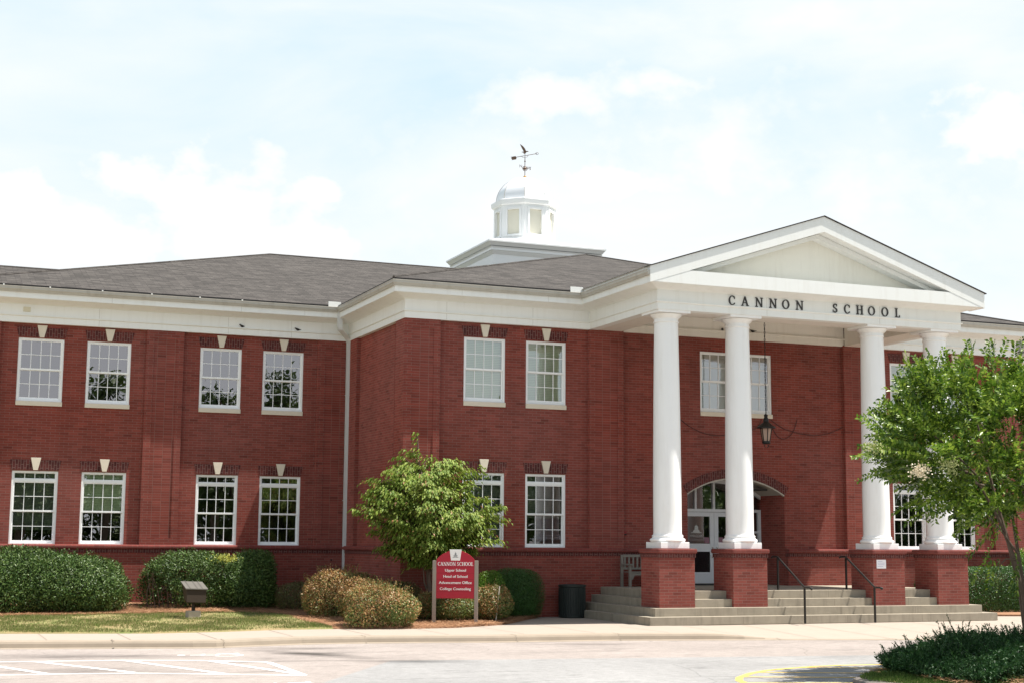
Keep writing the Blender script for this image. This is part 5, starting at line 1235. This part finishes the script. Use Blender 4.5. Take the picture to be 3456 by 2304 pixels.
def limb(m_, pts, r0, r1):
    k = len(pts); m_.tube(pts, [r0+(r1-r0)*i/(k-1) for i in range(k)], 7)
def dogwood():
    bx, by = .62, -1.15
    root = tag(empty('dogwood_tree', (bx-.12, by, .06)), 'small bushy light green dogwood tree behind the red sign at the brick corner', 'tree')
    # crown outline at its own depth: left and right extent by height (metres above the bed)
    zs = [1.45, 1.75, 2.0, 2.4, 2.8, 3.05, 3.4, 3.8, 4.1, 4.5, 4.75, 5.1]
    xl_ = [.0, -.85, -1.25, -1.5, -1.85, -2.15, -1.75, -1.55, -1.2, -.75, -.55, -.46]
    xr_ = [.6, 1.2, 1.25, 1.6, 1.85, 1.95, 1.8, 1.45, 1.1, .5, .05, -.34]
    r = np.random.default_rng(42); m_ = MB()
    limb(m_, [(0, 0, -.15), (.0, 0, .8), (-.06, .02, 1.5), (-.1, .03, 2.4), (-.25, 0, 3.4), (-.38, 0, 4.4), (-.42, 0, 5.0)], .085, .012)
    limb(m_, [(.0, -.02, .6), (-.16, -.04, .95), (-.22, -.05, 1.5), (-.5, -.12, 2.3)], .032, .012)
    limb(m_, [(.0, 0, 1.2), (.35, -.1, 1.9), (.8, -.2, 2.5), (1.3, -.2, 3.0)], .05, .012)
    P = []; D = []; Nn = []
    clumps = []
    ends = [(-2.1, 2.92), (-1.95, 3.0), (-1.75, 3.45), (-1.5, 3.72), (-1.25, 3.95), (-1.55, 2.4), (-1.25, 1.98), (1.95, 2.95), (1.9, 3.05), (1.75, 2.6), (1.72, 3.35), (1.4, 3.75), (1.45, 4.05), (1.55, 2.3), (1.2, 1.8), (2.0, 2.75), (1.85, 2.45), (1.7, 2.15), (1.4, 1.9), (1.0, 1.7), (-1.0, 1.85), (-1.7, 2.55), (-.72, 4.42), (-.45, 4.55), (.05, 4.4), (.5, 4.25), (.85, 4.15), (-.1, 1.85), (.75, 1.75)]
    B3 = [(x, r.uniform(-.5, .5)*min(1.6, abs(x)+.4), z) for x, z in ends]
    for _ in range(92):
        z = r.uniform(1.8, 4.3); a, b_ = np.interp(z, zs, xl_), np.interp(z, zs, xr_); w_ = (b_-a)/2; th = r.uniform(0, 2*math.pi)
        B3.append(((a+b_)/2+w_*.9*math.cos(th), w_*.92*math.sin(th), z))
    for x, y, z in B3:
        rad = math.hypot(x+.15, y); zb = max(1.25, z-.35-.55*rad); xb = -.05-.11*(zb-1.2)
        pts_ = [(xb+(x-xb)*t, y*t, zb+(z-zb)*(1-(1-t)**1.7)) for t in (0, .3, .6, .85, 1)]
        limb(m_, pts_, .02, .005)
        for t in np.arange(max(.3, 1-1.25/max(.4, rad)), 1.01, .16/max(.5, rad)):
            clumps.append((xb+(x-xb)*t+r.normal()*.07, y*t+r.normal()*.07, zb+(z-zb)*(1-(1-t)**1.7)+r.normal()*.03, r.uniform(.13, .21)))
    for z, x in ((4.95, -.42), (5.05, -.41), (4.8, -.44), (4.62, -.44), (4.5, -.42), (4.55, -.8), (4.35, -.82), (4.18, 1.47), (3.08, 2.1), (2.95, -2.2)):
        clumps.append((x, r.uniform(-.05, .05), z, .085))
    for i, (x, y, z, s_) in enumerate(clumps):
        k = int(34*(s_/.17)**2)+4
        u = r.normal(size=(k, 3))*np.array([s_*.62, s_*.62, s_*.26])
        p = u+np.array([x, y, z]); p[:, 2] -= .22*(u[:, 0]**2+u[:, 1]**2)/max(s_, .1)
        out = u*np.array([1, 1, 0])+.45*np.array([x, y, 0])/max(.3, math.hypot(x, y))+r.normal(size=(k, 3))*.16
        d = unit(out)+np.array([0, 0, -.75]); P.append(p); D.append(d); Nn.append(unit(out)*.5+np.array([0, 0, .9])+r.normal(size=(k, 3))*.3)
        if False:
            zb = max(1.3, z-.5-.35*math.hypot(x, y)); xb = -.1-.1*(zb-1.3)
            limb(m_, [(xb, 0, zb), (xb+(x-xb)*.5, y*.45, zb+(z-zb)*.6), (x, y, z-.04)], .018, .005)
    P = np.vstack(P); D = np.vstack(D); Nn = np.vstack(Nn)
    V, Fq = leaves(P, D, Nn, .1*rng.uniform(.75, 1.2, len(P)), .06, fold=.2, droop=.25)
    mi = np.repeat((rng.random(len(P)) < .03).astype(int), 2)
    npmesh('crown', V, Fq, [MT['dog'], MT['dogtip']], mi, root)
    m_.build('trunk', MT['bark'], root, smooth=True)
dogwood()

def crape():
    root = tag(empty('crape_myrtle', (5.95, -18.5, 0)), 'bright green multi stemmed tree with pale flower clusters on the right foreground island', 'tree')
    bx = 5.95; r = np.random.default_rng(77); m_ = MB()
    stems = [[(-.05, 0, -.2), (-.17, 0, 1.3), (-.32, .05, 2.0), (-.55, .1, 2.6), (-.95, .1, 3.2), (-1.7, .1, 3.75)],
             [(.0, .05, -.2), (-.15, .1, 1.4), (-.28, .2, 2.2), (-.45, .3, 3.0), (-.6, .4, 3.9), (-.75, .5, 4.8)],
             [(.03, -.05, -.2), (-.1, -.1, 1.5), (-.2, -.25, 2.3), (-.38, -.4, 3.0), (-.9, -.6, 3.8)],
             [(.08, .0, -.2), (.05, .0, 1.5), (.1, .0, 2.6), (.15, -.1, 3.8), (.1, -.1, 5.0)],
             [(.12, .0, -.2), (.3, .1, 1.5), (.7, .15, 2.6), (1.3, .2, 3.6), (1.7, .2, 4.4)],
             [(.1, .1, -.2), (.25, .5, 1.6), (.5, 1.0, 2.8), (.7, 1.4, 4.0)]]
    for s_ in stems: limb(m_, s_, .05, .014)
    for x0, z0, x1, z1 in ((-.25, 2.0, -.9, 2.75), (-.3, 1.9, -.62, 1.75), (-.95, 3.2, -2.4, 3.4), (-1.2, 3.4, -2.9, 3.75), (-1.0, 3.3, -2.3, 4.3), (-.6, 3.9, -1.6, 5.0)):
        limb(m_, [(x0, 0, z0), ((x0+x1)/2, .08, (z0+z1)/2+.08), (x1, .1, z1)], .022, .006)
    zs = [2.35, 2.6, 2.9, 3.2, 3.5, 3.8, 4.1, 4.4, 4.8, 5.1, 5.4, 5.65, 5.9]
    xl_ = [-.3, -.6, -1.2, -1.9, -2.5, -2.9, -2.9, -2.8, -2.5, -2.3, -2.05, -1.7, -1.0]
    P = []; D = []; Nn = []
    shoots = []
    for _ in range(165):
        z = r.uniform(2.9, 5.2); xl0 = np.interp(z, zs, xl_); xr0 = min(2.5, 2.6-abs(z-4.1)*.35); cx = (xl0+xr0)/2; w_ = (xr0-xl0)/2
        th = r.uniform(0, 2*math.pi); q = .2+.68*math.sqrt(r.random())
        c0 = np.array([cx+w_*q*math.cos(th), min(w_, 2.4)*q*.9*math.sin(th), z-.12]); out = np.array([math.cos(th), math.sin(th), 0])
        up = .85 if z > 4.0 else (.4 if z > 3.3 else -.05)
        for _ in range(int(r.uniform(14, 24))):
            d = out*(.7 if z < 4.4 else .35)+np.array([0, 0, up])+r.normal(size=3)*.42; d /= np.linalg.norm(d)
            shoots.append((c0+r.normal(size=3)*np.array([.15, .15, .09]), d, r.uniform(.28, .6)))
    for x, z, dx, dz, ln in ((-2.75, 3.78, -1, .22, .75), (-2.85, 3.74, -1, .15, .8), (-2.6, 3.7, -1, .1, .7), (-2.65, 3.85, -.9, .3, .7), (-2.55, 3.4, -.9, .1, .6), (-2.5, 4.2, -.7, .75, .7), (-2.2, 4.6, -.55, .9, .7), (-1.95, 4.9, -.5, 1, .75), (-1.75, 4.95, -.3, 1, .65), (-1.2, 5.1, -.1, 1, .7), (-.9, 5.1, .05, 1, .7), (-.2, 5.2, -.1, 1, .7), (.1, 5.3, 0, 1, .75), (-1.5, 5.0, -.2, 1, .7), (-2.05, 4.9, -.3, 1, .65), (-.6, 5.3, 0, 1, .6), (-2.4, 4.5, -.4, 1, .6), (-2.75, 4.0, -.8, .7, .6),
                             (-2.0, 3.05, -.8, -.3, .7), (-1.7, 2.8, -.9, -.35, .65), (-1.4, 2.75, -.7, -.6, .6), (-.75, 2.5, -.8, -.8, .7), (-.6, 1.95, -.5, -.6, .5), (-.5, 1.8, -.3, -1, .5), (-2.6, 3.5, -1, .1, .5)):
        for _ in range(3):
            d = np.array([dx, r.normal()*.3, dz])+r.normal(size=3)*.1; shoots.append((np.array([x+r.normal()*.06, r.normal()*.25, z+r.normal()*.05]), d/np.linalg.norm(d), ln))
    for p0, d, ln in shoots:
        k = max(6, int(ln/.024)); t = np.linspace(0, 1, k)[:, None]
        p = p0+d*ln*t+np.array([0, 0, -.10*ln])*t**2
        sd_ = np.cross(d, r.normal(size=3)); sd_ /= np.linalg.norm(sd_); alt = np.where(np.arange(k) % 2 == 0, 1, -1)[:, None]
        ld = sd_*alt+d*.75+r.normal(size=(k, 3))*.2; nn = np.cross(np.broadcast_to(sd_, (k, 3)), d)+r.normal(size=(k, 3))*.35
        nn[:, 2] = np.abs(nn[:, 2])+.3
        P.append(p); D.append(ld); Nn.append(nn)
    P = np.vstack(P); D = np.vstack(D); Nn = np.vstack(Nn)
    V, Fq = leaves(P, D, Nn, .095*rng.uniform(.75, 1.2, len(P)), .048, fold=.15, droop=.1)
    npmesh('crown', V, Fq, [MT['crape']], None, root)
    for x, y, z, k, sc, mt in ((-3.24, -1.2, 3.36, 300, .062, 'flower'), (-2.63, -1.2, 3.46, 220, .07, 'budflower'), (-3.5, -.3, 3.80, 160, .07, 'budflower')):
        pp = r.normal(size=(k, 3))*np.array([sc*1.25, sc, sc*.9])+np.array([x, y, z]); V, Fq = leaves(pp, rdir(k), rdir(k), .034, .028); npmesh('flower_cluster', V, Fq, [MT[mt]], None, root)['kind'] = 'stuff'
    m_.build('trunk', MT['bark'], root, smooth=True)
crape()

def juniper():
    root = tag(empty('juniper_shrub', (5.5, -18.2, 0)), 'spreading dark green juniper with spiky tips on the right foreground island', 'shrub')
    r = np.random.default_rng(91); KZ = .74; P = []; D = []; m_ = MB()
    prof_x = [-2.1, -1.75, -1.4, -.95, -.8, -.5, 0, 1, 2.5]; prof_z = [.06, .18, .30, .42, .54, .50, .52, .55, .5]
    for _ in range(5600):
        y = r.uniform(-2.75, .85); xL = np.interp(y-18.2, [-20.95, -20.3, -19.5, -18.5, -17.8, -17.3], [2.8, 2.65, 2.6, 2.85, 3.3, 4.3])-5.5
        x = xL+.05+3.6*r.random()**1.25; top = np.interp(x-xL, [0, .3, .7, 1.2, 1.5, 2, 4], [.06, .2, .32, .44, .55, .48, .5])*(1 if y < 0 else math.sqrt(max(.1, 1-(y/1.0)**2)))
        z = top*r.uniform(.25, .92) if r.random() < .6 else top*.85
        out = np.array([x*.25-.35, y*.9-.25, .55])+r.normal(size=3)*.35; out /= np.linalg.norm(out); ln = r.uniform(.14, .32)
        k = 30; t = r.random((k, 1)); p = np.array([x, y, z])+out*ln*t
        P.append(p); D.append(out*1.0+r.normal(size=(k, 3))*.55)
        if r.random() < .12: m_.tube([(x*.6, y*.5, .02), (x*.8, y*.8, z*.7), (x, y, z)], [.02, .012, .006], 5)
    for _ in range(75):                                        # arching sprays that break the outline
        y = r.uniform(-2.3, .5); xL = np.interp(y-18.2, [-20.95, -20.3, -19.5, -18.5, -17.8, -17.3], [2.8, 2.65, 2.6, 2.85, 3.3, 4.3])-5.5
        x = xL+.1+3.0*r.random(); z = np.interp(x-xL, [0, .3, .7, 1.2, 1.5, 2, 4], [.06, .2, .32, .44, .55, .48, .5])*r.uniform(.75, 1.0)
        out = np.array([-.75+r.normal()*.4, r.normal()*.5-.2, .42]); out /= np.linalg.norm(out); ln = r.uniform(.25, .42); k = 70; t = r.random((k, 1))
        P.append(np.array([x, y, z])+out*ln*t+np.array([0, 0, .12])*t*t); D.append(out*1.1+np.array([0, 0, .35])*t+r.normal(size=(k, 3))*.4)
    for x, z, dx in ((-2.05, .06, -1), (-1.75, .18, -.7), (-1.45, .29, -.6), (-1.05, .40, -.8), (-.92, .5, -.3), (-.75, .55, .5), (-.5, .5, .2), (-1.3, .34, -.9)):
        for _ in range(5):
            out = np.array([dx, r.normal()*.3, .55])+r.normal(size=3)*.2; out /= np.linalg.norm(out); k = 40; t = r.random((k, 1))
            P.append(np.array([x, r.normal()*.25, z-.06])+out*.3*t); D.append(out+r.normal(size=(k, 3))*.45)
    P = np.vstack(P); D = np.vstack(D)
    V, Fq = leaves(P, D, rdir(len(P)), .055*rng.uniform(.7, 1.3, len(P)), .013, fold=.1)
    V[:, 2] = np.maximum(V[:, 2], -.05)
    npmesh('foliage', V, Fq, [MT['juni']], None, root); m_.build('stems', MT['bark'], root)
juniper()

# ------------------------------------------------------------------ ground cover
def blades(name, n, sampler, mat, h, wd, lie, kind='stuff'):
    P = sampler(n); n = len(P); a = rng.uniform(0, 2*math.pi, n)
    hd = np.column_stack([np.cos(a), np.sin(a), np.zeros(n)])
    if lie: D = hd+np.column_stack([np.zeros(n), np.zeros(n), rng.normal(0, .12, n)]); Nn = np.column_stack([rng.normal(0, .2, n), rng.normal(0, .2, n), np.ones(n)])
    else: D = hd*rng.uniform(.1, .8, n)[:, None]+np.array([0, 0, 1.]); Nn = np.column_stack([-np.sin(a), np.cos(a), np.zeros(n)])+rng.normal(size=(n, 3))*.2
    L_ = h*rng.uniform(.55, 1.3, n)
    V, Fq = leaves(P, D, Nn if not lie else Nn, L_, wd, fold=.1)
    o = npmesh(name, V, Fq, [mat]); tag(o, kind=kind); return o
bkx, bky = zip(*BK); kbx, kby = zip(*KB)
def s_lawn(n):   # patchy: thin and strawy towards the bed
    x = rng.uniform(-12.5, -2.95, n); b0 = np.interp(x, bkx, bky); b1 = np.interp(x, [-40, -12, -10.4, -7.5, -5.6, -3.77, -3.1, -2.98], [4, 2.3, 2.1, 2.4, 2.7, 2.6, 1.6, .6])
    y = b0+.03+(b1-b0+.1)*rng.random(n)
    pat = np.sin(x*1.9+1)*np.sin(y*1.4)+.6*np.sin(x*4.3)*np.sin(y*3.3+2)
    k = rng.random(n) < np.clip(.55+.45*pat-.22*(y-b0)/np.maximum(.5, b1-b0), .08, 1)
    x, y = x[k], y[k]; return np.column_stack([x, y, .012+.012*np.clip(y+4.8, 0, 20)+.06*np.clip(y-3.2, 0, 2.8)])
o = blades('grass', 95000, s_lawn, MT['grass'], .065, .011, False); tag(o, 'short patchy green and straw coloured grass on the front lawn', 'grass')
def s_bed(n):
    x = rng.uniform(-12, 4.1, n); lo = np.where(x < -2.98, np.interp(x, [-40, -12, -10.4, -7.5, -5.6, -3.77, -3.1, -2.98], [4, 2.3, 2.1, 2.4, 2.7, 2.6, 1.6, .6])-.12, np.interp(x, bkx, bky)-.04)
    hi = np.where(x < -.05, 5.6, .0); hi = np.minimum(hi, lo+np.where(x < -2.98, 2.6, 9)); y = lo+(hi-lo)*rng.random(n)**1.3
    k = hi > lo; x, y = x[k], y[k]; z = .02+.012*np.clip(y+4.8, 0, 20)+.06*np.clip(y-3.2, 0, 2.8)+rng.random(len(x))*.035; return np.column_stack([x, y, z])
o = blades('pine_straw', 70000, s_bed, MT['straw'], .16, .009, True); tag(o, 'loose reddish brown pine straw covering the planting bed', 'pine straw')
def s_isle(n):
    P = []
    a = rng.uniform(-1, 1, (n, 2)); x = 3.6+a[:, 0]*2.0; y = -19.3+a[:, 1]*2.2
    from_edge = np.interp(x, [1.9, 2.4, 2.9, 3.4, 4.0, 4.8, 6], [-18.95, -18.35, -18.0, -17.65, -17.4, -17.1, -17])
    k = y < from_edge-.05; x, y = x[k], y[k]; d = np.clip(np.minimum(from_edge[k]-y, x-np.interp(y, [-21.6, -21, -19.4, -18.75], [2.3, 2.2, 1.75, 1.95])), 0, 2.5); x, y, d = x[d > .08], y[d > .08], d[d > .08]; return np.column_stack([x, y, -.06+.085*d-.01*d*d])
o = blades('grass', 34000, s_isle, MT['grassd'], .07, .01, False); tag(o, 'green turf, coloured darker as if shaded, on the right foreground island', 'grass')
def s_isle2(n):
    P = s_isle(n); k = (np.sin(P[:, 0]*3.1)*np.sin(P[:, 1]*2.7) > .05) & (P[:, 0] > 2.5); P = P[k]; P[:, 2] += .05+.03*rng.random(len(P)); return P
o = blades('pine_straw', 16000, s_isle2, MT['straw'], .15, .008, True); tag(o, 'brown pine straw at the foot of the juniper', 'pine straw')

# trees across the car park behind the viewer: they show only as reflections in the panes
def far_trees():
    r = np.random.default_rng(19); P = []; sz = []; m_ = MB()
    T = [(-4, -84, 11.5, 4.5), (3.2, -85, 17.3, 3.6), (7.6, -84, 18.6, 2.6), (13, -85, 17.5, 4), (18.6, -85, 20.2, 2.8), (23, -86, 17, 4), (30, -90, 15, 6), (38, -85, 16.5, 5), (47, -88, 12.5, 6), (56, -86, 12, 6), (66, -88, 14, 7), (78, -92, 13, 7), (90, -90, 15, 8)]
    T += [(x, -93, 9.6+1.2*math.sin(x*1.7), 5.0) for x in range(-44, 112, 4)]
    for x, y, h, w_ in T:
        m_.tube([(x, y, -.2), (x+.2, y, h*.5), (x, y, h*.85)], [.35, .25, .08], 7)
        low = y == -93
        for _ in range(int(30 if low else 30*h*w_/56)):
            u = unit(r.normal(size=(1, 3)))[0]; q = r.random()**.4
            zc = (h*.5+u[2]*q*h*.5) if low else h*.56+u[2]*q*h*.40
            wz = w_*(1-.45*max(0, u[2])); c = np.array([x+u[0]*q*wz*.9, y+u[1]*q*wz*.9, max(.5, zc)]); k = 120
            P.append(c+r.normal(size=(k, 3))*np.array([.8, .8, .55]))
    P = np.vstack(P); V, Fq = leaves(P, rdir(len(P)), rdir(len(P)), .5*rng.uniform(.6, 1.2, len(P)), .26)
    o = npmesh('treeline', V, Fq, [MT['tree']]); tag(o, 'far row of trees across the car park, seen only as window reflections', 'trees', kind='stuff')
    t = m_.build('trunks', MT['bark'], o); t['kind'] = 'stuff'
far_trees()
